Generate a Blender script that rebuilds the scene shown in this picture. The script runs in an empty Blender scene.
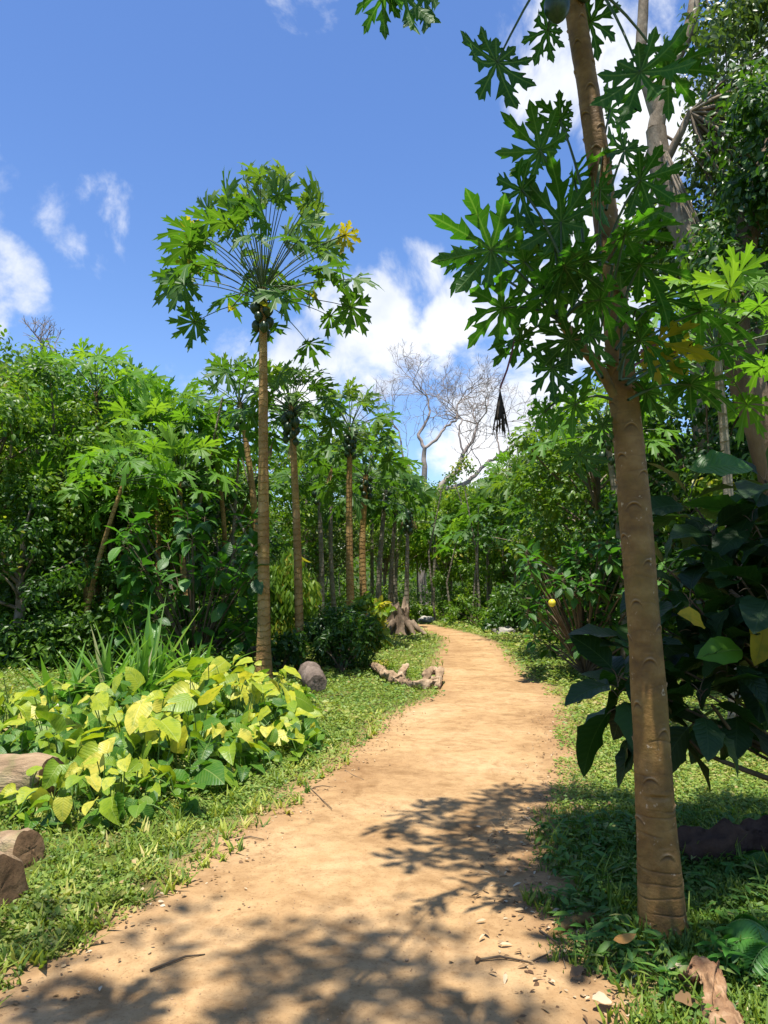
import bpy, math
import numpy as np
from mathutils import Vector, noise as mnoise

# ------------------------------------------------------------------ camera, sky, sun, exposure
scene = bpy.context.scene
COL = scene.collection
F_PX = 745.0
PITCH = math.radians(5.22)
EYE = 1.55
cam_d = bpy.data.cameras.new('camera')
cam = bpy.data.objects.new('camera', cam_d)
COL.objects.link(cam)
cam_d.sensor_fit = 'VERTICAL'
cam_d.angle = 2 * math.atan(512 / F_PX)
cam_d.clip_start = 0.05
cam_d.clip_end = 3000
cam.location = (0, 0, EYE)
cam.rotation_euler = (math.pi / 2 + PITCH, 0, 0)
scene.camera = cam

SUN = Vector((-0.055, -0.20, 0.965)).normalized()
sun_el = math.asin(SUN.z)
sun_az = math.atan2(SUN.x, SUN.y)
sd = bpy.data.lights.new('sun', 'SUN')
sd.energy = 5.0
sd.angle = math.radians(0.53)
sd.color = (1.0, 0.955, 0.87)
so = bpy.data.objects.new('sun', sd)
COL.objects.link(so)
so.rotation_euler = SUN.to_track_quat('Z', 'Y').to_euler()

scene.view_settings.view_transform = 'Standard'
scene.view_settings.look = 'None'
scene.view_settings.gamma = 1
scene.view_settings.exposure = 0.84
scene.cycles.max_bounces = 6
scene.cycles.diffuse_bounces = 4
scene.cycles.glossy_bounces = 2
scene.cycles.transmission_bounces = 4
scene.cycles.transparent_max_bounces = 4


def ray(px, py):
    u = (px - 384) / F_PX
    v = (512 - py) / F_PX
    return Vector((u, math.cos(PITCH) - v * math.sin(PITCH), math.sin(PITCH) + v * math.cos(PITCH)))


def P(px, py, Y):
    """the point at distance Y ahead that the photograph shows at px, py"""
    d = ray(px, py)
    return Vector((0, 0, EYE)) + d * (Y / d.y)


def G(px, py):
    d = ray(px, py)
    p = Vector((0, 0, EYE)) + d * (-EYE / d.z)
    return p


def nodes_of(tree):
    return tree.nodes, tree.links


world = bpy.data.worlds.new('World')
scene.world = world
world.use_nodes = True
nt = world.node_tree
N, L = nodes_of(nt)
N.clear()
sky = N.new('ShaderNodeTexSky')
sky.sky_type = 'NISHITA'
sky.sun_disc = False
sky.sun_elevation = sun_el
sky.sun_rotation = sun_az
sky.air_density = 1.0
sky.dust_density = 0.4
sky.ozone_density = 3.0
hsv = N.new('ShaderNodeHueSaturation')
hsv.inputs['Saturation'].default_value = 1.17
hsv.inputs['Hue'].default_value = 0.509
hsv.inputs['Value'].default_value = 1.22
L.new(sky.outputs[0], hsv.inputs['Color'])
tc = N.new('ShaderNodeTexCoord')
nrm = N.new('ShaderNodeVectorMath'); nrm.operation = 'NORMALIZE'
L.new(tc.outputs['Generated'], nrm.inputs[0])


def mth(tree, op, a, b=None, clamp=False):
    n = tree.nodes.new('ShaderNodeMath'); n.operation = op; n.use_clamp = clamp
    for i, v in enumerate((a, b)):
        if v is None: continue
        if isinstance(v, (int, float)): n.inputs[i].default_value = v
        else: tree.links.new(v, n.inputs[i])
    return n.outputs[0]


def cloud_lobe(px, py, rpx, amp):
    d = ray(px, py).normalized()
    dt = N.new('ShaderNodeVectorMath'); dt.operation = 'DOT_PRODUCT'
    L.new(nrm.outputs[0], dt.inputs[0]); dt.inputs[1].default_value = d
    mr = N.new('ShaderNodeMapRange'); mr.interpolation_type = 'SMOOTHSTEP'
    mr.inputs['From Min'].default_value = math.cos(math.atan(rpx / F_PX))
    mr.inputs['From Max'].default_value = 1.0
    mr.inputs['To Max'].default_value = amp
    L.new(dt.outputs['Value'], mr.inputs['Value'])
    return mr.outputs[0]


lobes = [(90, 240, 85, .62), (115, 300, 50, .38), (-5, 290, 75, 1.0), (20, 320, 55, .6), (405, 275, 60, .75), (365, 320, 85, .95), (390, 370, 90, .9),
         (480, 350, 110, .85), (560, 350, 130, .95), (470, 420, 110, .8), (330, 400, 120, .9), (240, 400, 110, .6), (560, 60, 105, .66),
         (500, 10, 70, .55), (650, 120, 105, .68), (300, -8, 60, .6), (700, 60, 130, .62), (620, 250, 120, .7), (450, 40, 50, .4),
         (-300, 200, 300, .8), (1100, 300, 350, .9), (-700, -200, 500, .6), (900, -500, 500, .6), (520, 380, 70, .6)]
acc = None
for lb in lobes:
    o = cloud_lobe(*lb)
    acc = o if acc is None else mth(nt, 'MAXIMUM', acc, o)
# noise stretched like thin fair-weather cloud
nz1 = N.new('ShaderNodeTexNoise'); nz1.inputs['Scale'].default_value = 5.5; nz1.inputs['Detail'].default_value = 9; nz1.inputs['Roughness'].default_value = .58
nz1.inputs['Distortion'].default_value = .35
L.new(nrm.outputs[0], nz1.inputs['Vector'])
dens = mth(nt, 'ADD', mth(nt, 'MULTIPLY', nz1.outputs[0], 1.55), mth(nt, 'MULTIPLY', acc, .62))
mr = N.new('ShaderNodeMapRange'); mr.interpolation_type = 'SMOOTHSTEP'
mr.inputs['From Min'].default_value = 1.08; mr.inputs['From Max'].default_value = 1.32
L.new(dens, mr.inputs['Value'])
cl = mth(nt, 'MULTIPLY', mr.outputs[0], mth(nt, 'MULTIPLY', acc, 3.0, True))
nz2 = N.new('ShaderNodeTexNoise'); nz2.inputs['Scale'].default_value = 9; nz2.inputs['Detail'].default_value = 5
L.new(nrm.outputs[0], nz2.inputs['Vector'])
crp = N.new('ShaderNodeValToRGB')
crp.color_ramp.elements[0].position = .35; crp.color_ramp.elements[0].color = (4.6, 5.0, 5.7, 1)
crp.color_ramp.elements[1].position = .62; crp.color_ramp.elements[1].color = (6.8, 6.8, 6.9, 1)
L.new(nz2.outputs[0], crp.inputs[0])
mx = N.new('ShaderNodeMix'); mx.data_type = 'RGBA'
L.new(mth(nt, 'MULTIPLY', cl, .96), mx.inputs[0]); L.new(hsv.outputs[0], mx.inputs[6]); L.new(crp.outputs[0], mx.inputs[7])
bg = N.new('ShaderNodeBackground'); bg.inputs['Strength'].default_value = 0.100
L.new(mx.outputs[2], bg.inputs[0])
wo = N.new('ShaderNodeOutputWorld'); L.new(bg.outputs[0], wo.inputs[0])

# ------------------------------------------------------------------ materials
MATS = {}


def new_mat(name):
    m = bpy.data.materials.new(name); m.use_nodes = True
    m.node_tree.nodes.clear()
    MATS[name] = m
    return m


def ramp(tree, stops, fac):
    r = tree.nodes.new('ShaderNodeValToRGB')
    cr = r.color_ramp
    while len(cr.elements) < len(stops): cr.elements.new(.5)
    for e, (p, c) in zip(cr.elements, stops):
        e.position = p; e.color = (*c, 1)
    tree.links.new(fac, r.inputs[0])
    return r.outputs[0]


def noise_tex(tree, scale, detail=4, rough=.55, vec=None, dist=0):
    n = tree.nodes.new('ShaderNodeTexNoise')
    n.inputs['Scale'].default_value = scale; n.inputs['Detail'].default_value = detail
    n.inputs['Roughness'].default_value = rough; n.inputs['Distortion'].default_value = dist
    if vec is not None: tree.links.new(vec, n.inputs['Vector'])
    return n.outputs[0]


def mixc(tree, fac, a, b, mode='MIX'):
    m = tree.nodes.new('ShaderNodeMix'); m.data_type = 'RGBA'; m.blend_type = mode
    for i, v in ((0, fac), (6, a), (7, b)):
        if isinstance(v, (int, float)): m.inputs[i].default_value = v
        elif isinstance(v, tuple): m.inputs[i].default_value = (*v, 1)
        else: tree.links.new(v, m.inputs[i])
    return m.outputs[2]


def leaf_mat(name, stops, trans, tfac=.38, rough=.42, spec=.5, veins=0.0, vein_col=(.2, .32, .06), pinnate=False, blotch=None, bstr=.6):
    """leaf: colour by a random value per leaf, light through the blade, veins from the leaf's own coordinates"""
    m = new_mat(name); t = m.node_tree
    at = t.nodes.new('ShaderNodeAttribute'); at.attribute_name = 'rnd'
    col = ramp(t, stops, at.outputs['Fac'])
    geo = t.nodes.new('ShaderNodeNewGeometry')
    b = noise_tex(t, 5, 3, .6, geo.outputs['Position'])
    col = mixc(t, mth(t, 'MULTIPLY', b, .35), col, (.5, .6, .35), 'MULTIPLY')
    pb = t.nodes.new('ShaderNodeBsdfPrincipled')
    lc = t.nodes.new('ShaderNodeAttribute'); lc.attribute_name = 'lc'
    if blotch:
        bn = noise_tex(t, 2.6, 3, .6, lc.outputs['Vector'])
        bf = t.nodes.new('ShaderNodeMapRange'); bf.inputs['From Min'].default_value = .50; bf.inputs['From Max'].default_value = .66
        t.links.new(bn, bf.inputs['Value'])
        col = mixc(t, mth(t, 'MULTIPLY', bf.outputs[0], .75), col, blotch)
    if veins:
        sep = t.nodes.new('ShaderNodeSeparateXYZ'); t.links.new(lc.outputs['Vector'], sep.inputs[0])
        ax = mth(t, 'ABSOLUTE', sep.outputs[0])
        mid = mth(t, 'SUBTRACT', 1, mth(t, 'DIVIDE', ax, .018, True), True)
        w = mth(t, 'ADD', mth(t, 'SUBTRACT', sep.outputs[1], mth(t, 'MULTIPLY', ax, .75)), mth(t, 'MULTIPLY', noise_tex(t, 5, 2, .5, lc.outputs['Vector']), .10))
        fr = mth(t, 'FRACT', mth(t, 'MULTIPLY', w, 9.0))
        tri = mth(t, 'ABSOLUTE', mth(t, 'SUBTRACT', fr, .5))
        lat = mth(t, 'SUBTRACT', 1, mth(t, 'DIVIDE', tri, .09, True), True)
        v = mth(t, 'MAXIMUM', mid, mth(t, 'MULTIPLY', lat, .5)) if pinnate else mid
        col = mixc(t, mth(t, 'MULTIPLY', v, veins), col, vein_col)
        bp = t.nodes.new('ShaderNodeBump'); bp.inputs['Strength'].default_value = bstr; bp.inputs['Distance'].default_value = .006
        t.links.new(mth(t, 'MULTIPLY', v if not pinnate else mth(t, 'MAXIMUM', mid, mth(t, 'MULTIPLY', mth(t, 'COSINE', mth(t, 'MULTIPLY', w, 56.5)), .6)), -1.0), bp.inputs['Height'])
        t.links.new(bp.outputs[0], pb.inputs['Normal'])
    t.links.new(col, pb.inputs['Base Color'])
    pb.inputs['Roughness'].default_value = rough
    pb.inputs['Specular IOR Level'].default_value = spec
    tr = t.nodes.new('ShaderNodeBsdfTranslucent')
    tcol = mixc(t, 1.0, col, trans, 'MULTIPLY')
    t.links.new(tcol, tr.inputs[0])
    ms = t.nodes.new('ShaderNodeMixShader'); ms.inputs[0].default_value = tfac
    t.links.new(pb.outputs[0], ms.inputs[1]); t.links.new(tr.outputs[0], ms.inputs[2])
    o = t.nodes.new('ShaderNodeOutputMaterial'); t.links.new(ms.outputs[0], o.inputs[0])
    return m


def solid_mat(name, stops, scale=4, detail=6, rough=.85, bump=.4, bdist=.01, bscale=None, spec=.25, stretch=None, rings=None, second=None):
    m = new_mat(name); t = m.node_tree
    tcx = t.nodes.new('ShaderNodeTexCoord')
    vec = tcx.outputs['Object']
    if stretch:
        mp = t.nodes.new('ShaderNodeMapping'); mp.inputs['Scale'].default_value = stretch
        t.links.new(vec, mp.inputs[0]); vec = mp.outputs[0]
    n1 = noise_tex(t, scale, detail, .6, vec)
    col = ramp(t, stops, n1)
    if second:
        n3 = noise_tex(t, second[0], 5, .6, tcx.outputs['Object'])
        mr = t.nodes.new('ShaderNodeMapRange'); mr.inputs['From Min'].default_value = second[1]; mr.inputs['From Max'].default_value = second[1] + .12
        t.links.new(n3, mr.inputs['Value'])
        col = mixc(t, mth(t, 'MULTIPLY', mr.outputs[0], second[3]), col, second[2])
    pb = t.nodes.new('ShaderNodeBsdfPrincipled')
    pb.inputs['Roughness'].default_value = rough; pb.inputs['Specular IOR Level'].default_value = spec
    n2 = noise_tex(t, bscale or scale * 5, 8, .65, vec)
    h = n2
    if rings:
        sx = t.nodes.new('ShaderNodeSeparateXYZ'); t.links.new(tcx.outputs['Object'], sx.inputs[0])
        zz = mth(t, 'ADD', sx.outputs[2], mth(t, 'MULTIPLY', noise_tex(t, 6, 3, .5, tcx.outputs['Object']), rings[1]))
        fr = mth(t, 'FRACT', mth(t, 'MULTIPLY', zz, rings[0]))
        rg = mth(t, 'POWER', fr, 10.0)
        h = mth(t, 'ADD', h, mth(t, 'MULTIPLY', rg, 1.6))
        col = mixc(t, mth(t, 'MULTIPLY', rg, rings[3]), col, rings[2])
    t.links.new(col, pb.inputs['Base Color'])
    bp = t.nodes.new('ShaderNodeBump'); bp.inputs['Strength'].default_value = bump; bp.inputs['Distance'].default_value = bdist
    t.links.new(h, bp.inputs['Height']); t.links.new(bp.outputs[0], pb.inputs['Normal'])
    o = t.nodes.new('ShaderNodeOutputMaterial'); t.links.new(pb.outputs[0], o.inputs[0])
    return m


# leaves
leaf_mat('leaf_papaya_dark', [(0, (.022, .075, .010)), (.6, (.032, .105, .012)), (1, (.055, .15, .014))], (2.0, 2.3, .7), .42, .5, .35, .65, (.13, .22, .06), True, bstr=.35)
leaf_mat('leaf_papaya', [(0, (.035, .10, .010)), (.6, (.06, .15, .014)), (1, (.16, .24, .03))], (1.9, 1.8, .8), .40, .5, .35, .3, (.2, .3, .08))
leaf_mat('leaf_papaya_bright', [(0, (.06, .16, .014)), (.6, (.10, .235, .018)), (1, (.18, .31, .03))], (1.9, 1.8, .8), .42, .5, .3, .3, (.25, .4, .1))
leaf_mat('leaf_yellow', [(0, (.30, .26, .02)), (.6, (.42, .33, .03)), (1, (.50, .30, .05))], (1.5, 1.5, .6), .58, .55, .3, .3, (.3, .25, .06), blotch=(.16, .2, .02))
leaf_mat('leaf_dead', [(0, (.20, .13, .06)), (.6, (.34, .22, .09)), (1, (.46, .32, .13))], (1, 1, .8), .25, .7, .2, .3, (.2, .12, .06))
leaf_mat('leaf_dead_dark', [(0, (.035, .028, .022)), (1, (.07, .055, .04))], (1, 1, .8), .15, .8, .2)
leaf_mat('leaf_tree', [(0, (.04, .095, .012)), (.35, (.08, .17, .015)), (.75, (.14, .24, .02)), (.92, (.24, .32, .035)), (1, (.40, .35, .05))], (1.7, 1.7, .7), .46, .42, .42)
leaf_mat('leaf_tree_yellowgreen', [(0, (.08, .165, .012)), (.5, (.17, .27, .018)), (.9, (.28, .36, .03)), (1, (.42, .36, .06))], (1.6, 1.7, .7), .47, .42, .4)
leaf_mat('leaf_tree_deep', [(0, (.022, .06, .010)), (.6, (.045, .11, .014)), (1, (.09, .18, .02))], (1.7, 1.8, .7), .40, .40, .42)
leaf_mat('leaf_tree_olive', [(0, (.05, .09, .02)), (.5, (.09, .145, .03)), (.85, (.18, .235, .05)), (1, (.28, .31, .10))], (1.6, 1.7, .8), .38, .36, .5)
leaf_mat('leaf_woods', [(0, (.03, .08, .012)), (.5, (.08, .16, .016)), (.9, (.15, .25, .02)), (1, (.24, .27, .04))], (1.7, 1.7, .7), .44, .5, .3)
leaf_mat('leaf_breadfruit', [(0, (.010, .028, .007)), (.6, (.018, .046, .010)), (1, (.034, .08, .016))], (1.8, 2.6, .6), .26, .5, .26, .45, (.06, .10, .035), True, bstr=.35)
leaf_mat('leaf_shrub', [(0, (.025, .08, .012)), (.6, (.05, .145, .016)), (1, (.10, .23, .03))], (1.7, 2.0, .7), .34, .42, .42, .5, (.12, .22, .05), True)
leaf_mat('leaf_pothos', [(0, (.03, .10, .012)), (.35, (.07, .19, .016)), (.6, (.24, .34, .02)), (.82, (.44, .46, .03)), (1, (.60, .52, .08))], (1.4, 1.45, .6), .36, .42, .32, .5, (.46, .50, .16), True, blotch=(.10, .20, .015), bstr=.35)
leaf_mat('leaf_strap', [(0, (.06, .17, .02)), (.6, (.15, .29, .04)), (.9, (.28, .42, .10)), (1, (.45, .40, .22))], (1.5, 1.7, .7), .3, .3, .5)
leaf_mat('leaf_ground', [(0, (.06, .13, .018)), (.35, (.13, .22, .03)), (.7, (.25, .32, .055)), (.9, (.40, .38, .11)), (1, (.46, .32, .15))], (1.5, 1.5, .7), .33, .5, .35)
leaf_mat('blade_grass', [(0, (.08, .15, .02)), (.4, (.21, .29, .035)), (.7, (.36, .41, .06)), (.92, (.52, .48, .13)), (1, (.55, .42, .2))], (1.4, 1.4, .7), .33, .5, .3)
leaf_mat('blade_shade', [(0, (.04, .12, .02)), (.45, (.07, .18, .025)), (.85, (.13, .25, .04)), (1, (.30, .28, .10))], (1.5, 1.6, .7), .33, .5, .35)
leaf_mat('leaf_fern', [(0, (.04, .15, .02)), (1, (.08, .24, .03))], (1.5, 1.7, .7), .35, .45, .4)
leaf_mat('fallen_leaf_orange', [(0, (.55, .24, .05)), (1, (.62, .30, .08))], (1, 1, .8), .2, .6, .3)
leaf_mat('litter', [(0, (.10, .055, .03)), (.4, (.24, .14, .07)), (.8, (.42, .29, .16)), (1, (.6, .48, .34))], (1, 1, .8), .1, .8, .2)
# woody
solid_mat('bark_papaya_near', [(.3, (.10, .055, .014)), (.5, (.19, .11, .03)), (.7, (.28, .17, .06))], 6.0, 9, .7, .8, .006, 45, .35, (1, 1, 1.6), None, (3.2, .55, (.15, .12, .03), .6))
solid_mat('bark_papaya', [(.3, (.20, .11, .035)), (.5, (.33, .195, .065)), (.7, (.46, .30, .12))], 3.0, 6, .75, .9, .02, 30, .25, None, (9.0, .22, (.5, .38, .2), .35), (1.2, .55, (.34, .28, .05), .7))
solid_mat('bark_grey', [(.3, (.12, .10, .075)), (.5, (.22, .185, .13)), (.7, (.33, .29, .22))], 4, 6, .85, .8, .02, 25, .2, None, (7.0, .12, (.36, .33, .27), .4))
solid_mat('bark_tree', [(.3, (.10, .075, .05)), (.5, (.20, .155, .11)), (.7, (.34, .28, .21))], 3, 8, .88, .9, .03, 14, .2, (1, 1, .35), None, (2.5, .55, (.42, .38, .30), .5))
solid_mat('bark_bare', [(.3, (.17, .135, .115)), (.6, (.32, .265, .235)), (.8, (.42, .37, .34))], 2, 5, .9, .5, .03, 10, .15)
solid_mat('stem_green', [(.3, (.08, .16, .03)), (.7, (.16, .26, .05))], 5, 3, .5, .2, .003, 30, .4)
solid_mat('stem_brown', [(.3, (.07, .05, .03)), (.7, (.16, .115, .07))], 8, 5, .8, .5, .004, 40, .2)
solid_mat('petiole_dark', [(.3, (.035, .06, .02)), (.7, (.07, .11, .03))], 6, 3, .5, .2, .003, 30, .4)
solid_mat('petiole_purple', [(.3, (.14, .04, .05)), (.7, (.25, .09, .09))], 6, 3, .6, .2, .003, 30, .3)
solid_mat('fruit_dark', [(.3, (.012, .028, .010)), (.7, (.03, .065, .018))], 5, 3, .4, .1, .003, 20, .5)
solid_mat('fruit_yellow', [(.3, (.55, .42, .02)), (.7, (.75, .62, .05))], 4, 3, .4, .1, .003, 20, .5)
solid_mat('log_bark', [(.3, (.13, .08, .042)), (.5, (.33, .225, .13)), (.7, (.52, .38, .24))], 9, 9, .88, 1.0, .035, 22, .2, (.16, 1, 1), None, (3, .55, (.13, .17, .05), .5))
solid_mat('log_grey', [(.3, (.055, .04, .03)), (.5, (.14, .105, .08)), (.7, (.26, .20, .16))], 7, 8, .9, 1.0, .02, 22, .2, (1, .35, 1))
solid_mat('log_cut', [(.3, (.06, .035, .018)), (.6, (.15, .09, .045)), (.8, (.24, .16, .09))], 9, 8, .9, .8, .01, 30, .15)
solid_mat('driftwood', [(.3, (.11, .07, .04)), (.5, (.30, .20, .115)), (.7, (.50, .37, .24))], 5, 9, .85, 1.0, .02, 16, .2, None, None, (4, .6, (.10, .07, .04), .8))
solid_mat('stump_wood', [(.3, (.07, .05, .035)), (.5, (.17, .12, .08)), (.7, (.34, .26, .18))], 4, 8, .9, 1.0, .03, 14, .15, (1, 1, .3))
solid_mat('rotten_wood', [(.3, (.05, .028, .02)), (.6, (.10, .06, .04)), (.8, (.16, .10, .07))], 6, 8, .95, 1.0, .02, 18, .1)
solid_mat('rock', [(.3, (.22, .20, .17)), (.6, (.40, .37, .32)), (.8, (.52, .49, .43))], 3, 8, .9, .8, .03, 12, .2)
solid_mat('pebble', [(.3, (.22, .13, .07)), (.6, (.40, .26, .15)), (.8, (.55, .42, .30))], 11, 4, .9, .4, .004, 60, .2)


def ground_mat():
    m = new_mat('earth_under_grass'); t = m.node_tree
    g = t.nodes.new('ShaderNodeNewGeometry')
    a = noise_tex(t, 1.3, 8, .62, g.outputs['Position'])
    b = noise_tex(t, 14, 6, .6, g.outputs['Position'])
    c1 = ramp(t, [(.3, (.07, .10, .02)), (.52, (.12, .15, .03)), (.7, (.24, .19, .08))], a)
    c2 = mixc(t, mth(t, 'MULTIPLY', b, .8), c1, (.35, .28, .2), 'MULTIPLY')
    pb = t.nodes.new('ShaderNodeBsdfPrincipled'); pb.inputs['Roughness'].default_value = .95; pb.inputs['Specular IOR Level'].default_value = .1
    t.links.new(c2, pb.inputs['Base Color'])
    bp = t.nodes.new('ShaderNodeBump'); bp.inputs['Strength'].default_value = 1; bp.inputs['Distance'].default_value = .03
    t.links.new(b, bp.inputs['Height']); t.links.new(bp.outputs[0], pb.inputs['Normal'])
    o = t.nodes.new('ShaderNodeOutputMaterial'); t.links.new(pb.outputs[0], o.inputs[0])


def path_mat():
    m = new_mat('packed_dirt'); t = m.node_tree
    g = t.nodes.new('ShaderNodeNewGeometry'); pos = g.outputs['Position']
    a = noise_tex(t, .9, 6, .6, pos, .4)
    b = noise_tex(t, 9, 8, .65, pos)
    c = noise_tex(t, 70, 6, .7, pos)
    col = ramp(t, [(.32, (.29, .172, .078)), (.5, (.39, .248, .118)), (.68, (.465, .31, .162))], a)
    col = mixc(t, .55, col, ramp(t, [(.34, (.62, .56, .50)), (.55, (1, 1, 1)), (.72, (1.12, 1.1, 1.08))], b), 'MULTIPLY')
    col = mixc(t, .6, col, ramp(t, [(.33, (.5, .44, .38)), (.46, (1, 1, 1)), (.66, (1, 1, 1)), (.76, (1.25, 1.25, 1.25))], c), 'MULTIPLY')
    d_ = noise_tex(t, 3.1, 7, .68, pos, .8)
    col = mixc(t, .65, col, ramp(t, [(.36, (.66, .60, .54)), (.50, (1, 1, 1)), (.70, (1.1, 1.08, 1.04))], d_), 'MULTIPLY')
    # darker humus worn in along the grass margins (vertex attribute: distance from the edge)
    e = t.nodes.new('ShaderNodeAttribute'); e.attribute_name = 'edge'
    ef = mth(t, 'MULTIPLY', mth(t, 'SUBTRACT', 1, mth(t, 'DIVIDE', e.outputs['Fac'], .16, True)), mth(t, 'MULTIPLY', b, 1.2), True)
    col = mixc(t, mth(t, 'MULTIPLY', ef, .55), col, (.24, .14, .07))
    eo = mth(t, 'DIVIDE', mth(t, 'SUBTRACT', mth(t, 'MULTIPLY', e.outputs['Fac'], -1.0), mth(t, 'MULTIPLY', b, .16)), .24, True)
    col = mixc(t, eo, col, (.13, .125, .04))
    pb = t.nodes.new('ShaderNodeBsdfPrincipled'); pb.inputs['Roughness'].default_value = .95; pb.inputs['Specular IOR Level'].default_value = .12
    t.links.new(col, pb.inputs['Base Color'])
    bp = t.nodes.new('ShaderNodeBump'); bp.inputs['Strength'].default_value = .9; bp.inputs['Distance'].default_value = .012
    hh = mth(t, 'ADD', mth(t, 'MULTIPLY', b, 1.0), mth(t, 'MULTIPLY', c, .35))
    t.links.new(hh, bp.inputs['Height']); t.links.new(bp.outputs[0], pb.inputs['Normal'])
    o = t.nodes.new('ShaderNodeOutputMaterial'); t.links.new(pb.outputs[0], o.inputs[0])


def hill_mat():
    solid_mat('hill_scrub', [(.3, (.03, .05, .018)), (.5, (.06, .09, .025)), (.7, (.13, .13, .05))], .35, 10, .95, 1.0, .8, 1.5, .1)


ground_mat(); path_mat(); hill_mat()

def trunk_mat():
    m = new_mat('bark_scarred'); t = m.node_tree
    tcx = t.nodes.new('ShaderNodeTexCoord'); ob = tcx.outputs['Object']
    mp = t.nodes.new('ShaderNodeMapping'); mp.inputs['Scale'].default_value = (1, 1, 1.5); t.links.new(ob, mp.inputs[0])
    n1 = noise_tex(t, 7, 9, .62, mp.outputs[0]); n2 = noise_tex(t, 55, 6, .65, ob); n3 = noise_tex(t, 2.4, 5, .6, ob)
    col = ramp(t, [(.3, (.10, .050, .013)), (.5, (.205, .108, .027)), (.7, (.31, .18, .056))], n1)
    mr = t.nodes.new('ShaderNodeMapRange'); mr.inputs['From Min'].default_value = .5; mr.inputs['From Max'].default_value = .68
    t.links.new(n3, mr.inputs['Value'])
    col = mixc(t, mth(t, 'MULTIPLY', mr.outputs[0], .55), col, (.19, .14, .025))
    sp = t.nodes.new('ShaderNodeMapRange'); sp.inputs['From Min'].default_value = .66; sp.inputs['From Max'].default_value = .72
    t.links.new(noise_tex(t, 24, 3, .6, ob), sp.inputs['Value'])
    col = mixc(t, mth(t, 'MULTIPLY', sp.outputs[0], .7), col, (.55, .42, .27))      # pale flakes of lichen
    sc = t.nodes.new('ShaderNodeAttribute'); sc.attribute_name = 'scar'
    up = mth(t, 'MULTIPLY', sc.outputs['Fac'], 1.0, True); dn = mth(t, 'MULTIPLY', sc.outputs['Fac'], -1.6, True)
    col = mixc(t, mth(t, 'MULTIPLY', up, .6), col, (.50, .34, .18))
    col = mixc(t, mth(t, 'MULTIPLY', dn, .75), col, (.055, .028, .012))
    pb = t.nodes.new('ShaderNodeBsdfPrincipled'); pb.inputs['Roughness'].default_value = .66; pb.inputs['Specular IOR Level'].default_value = .35
    t.links.new(col, pb.inputs['Base Color'])
    bp = t.nodes.new('ShaderNodeBump'); bp.inputs['Strength'].default_value = .8; bp.inputs['Distance'].default_value = .005
    t.links.new(mth(t, 'ADD', n2, mth(t, 'MULTIPLY', n1, 1.5)), bp.inputs['Height']); t.links.new(bp.outputs[0], pb.inputs['Normal'])
    o = t.nodes.new('ShaderNodeOutputMaterial'); t.links.new(pb.outputs[0], o.inputs[0])


trunk_mat()
solid_mat('dry_leaf_tan', [(.3, (.12, .06, .03)), (.5, (.27, .155, .08)), (.7, (.44, .29, .17))], 14, 8, .8, 1.0, .006, 60, .2, None, None, (9, .56, (.20, .08, .04), .6))
solid_mat('bark_brown', [(.3, (.06, .04, .024)), (.5, (.125, .085, .05)), (.7, (.21, .15, .095))], 3, 8, .88, 1.0, .03, 16, .2, (1, 1, .35))

# ------------------------------------------------------------------ geometry helpers
RNG = np.random.default_rng(7)


def nrmz(a):
    a = np.asarray(a, float)
    return a / np.maximum(np.linalg.norm(a, axis=-1, keepdims=True), 1e-9)


def basis(d, n):
    """rotation matrices (k,3,3): leaf y axis along d, upper side towards n"""
    y = nrmz(d); x = nrmz(np.cross(y, n)); z = np.cross(x, y)
    return np.stack([x, y, z], axis=-1)


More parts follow.
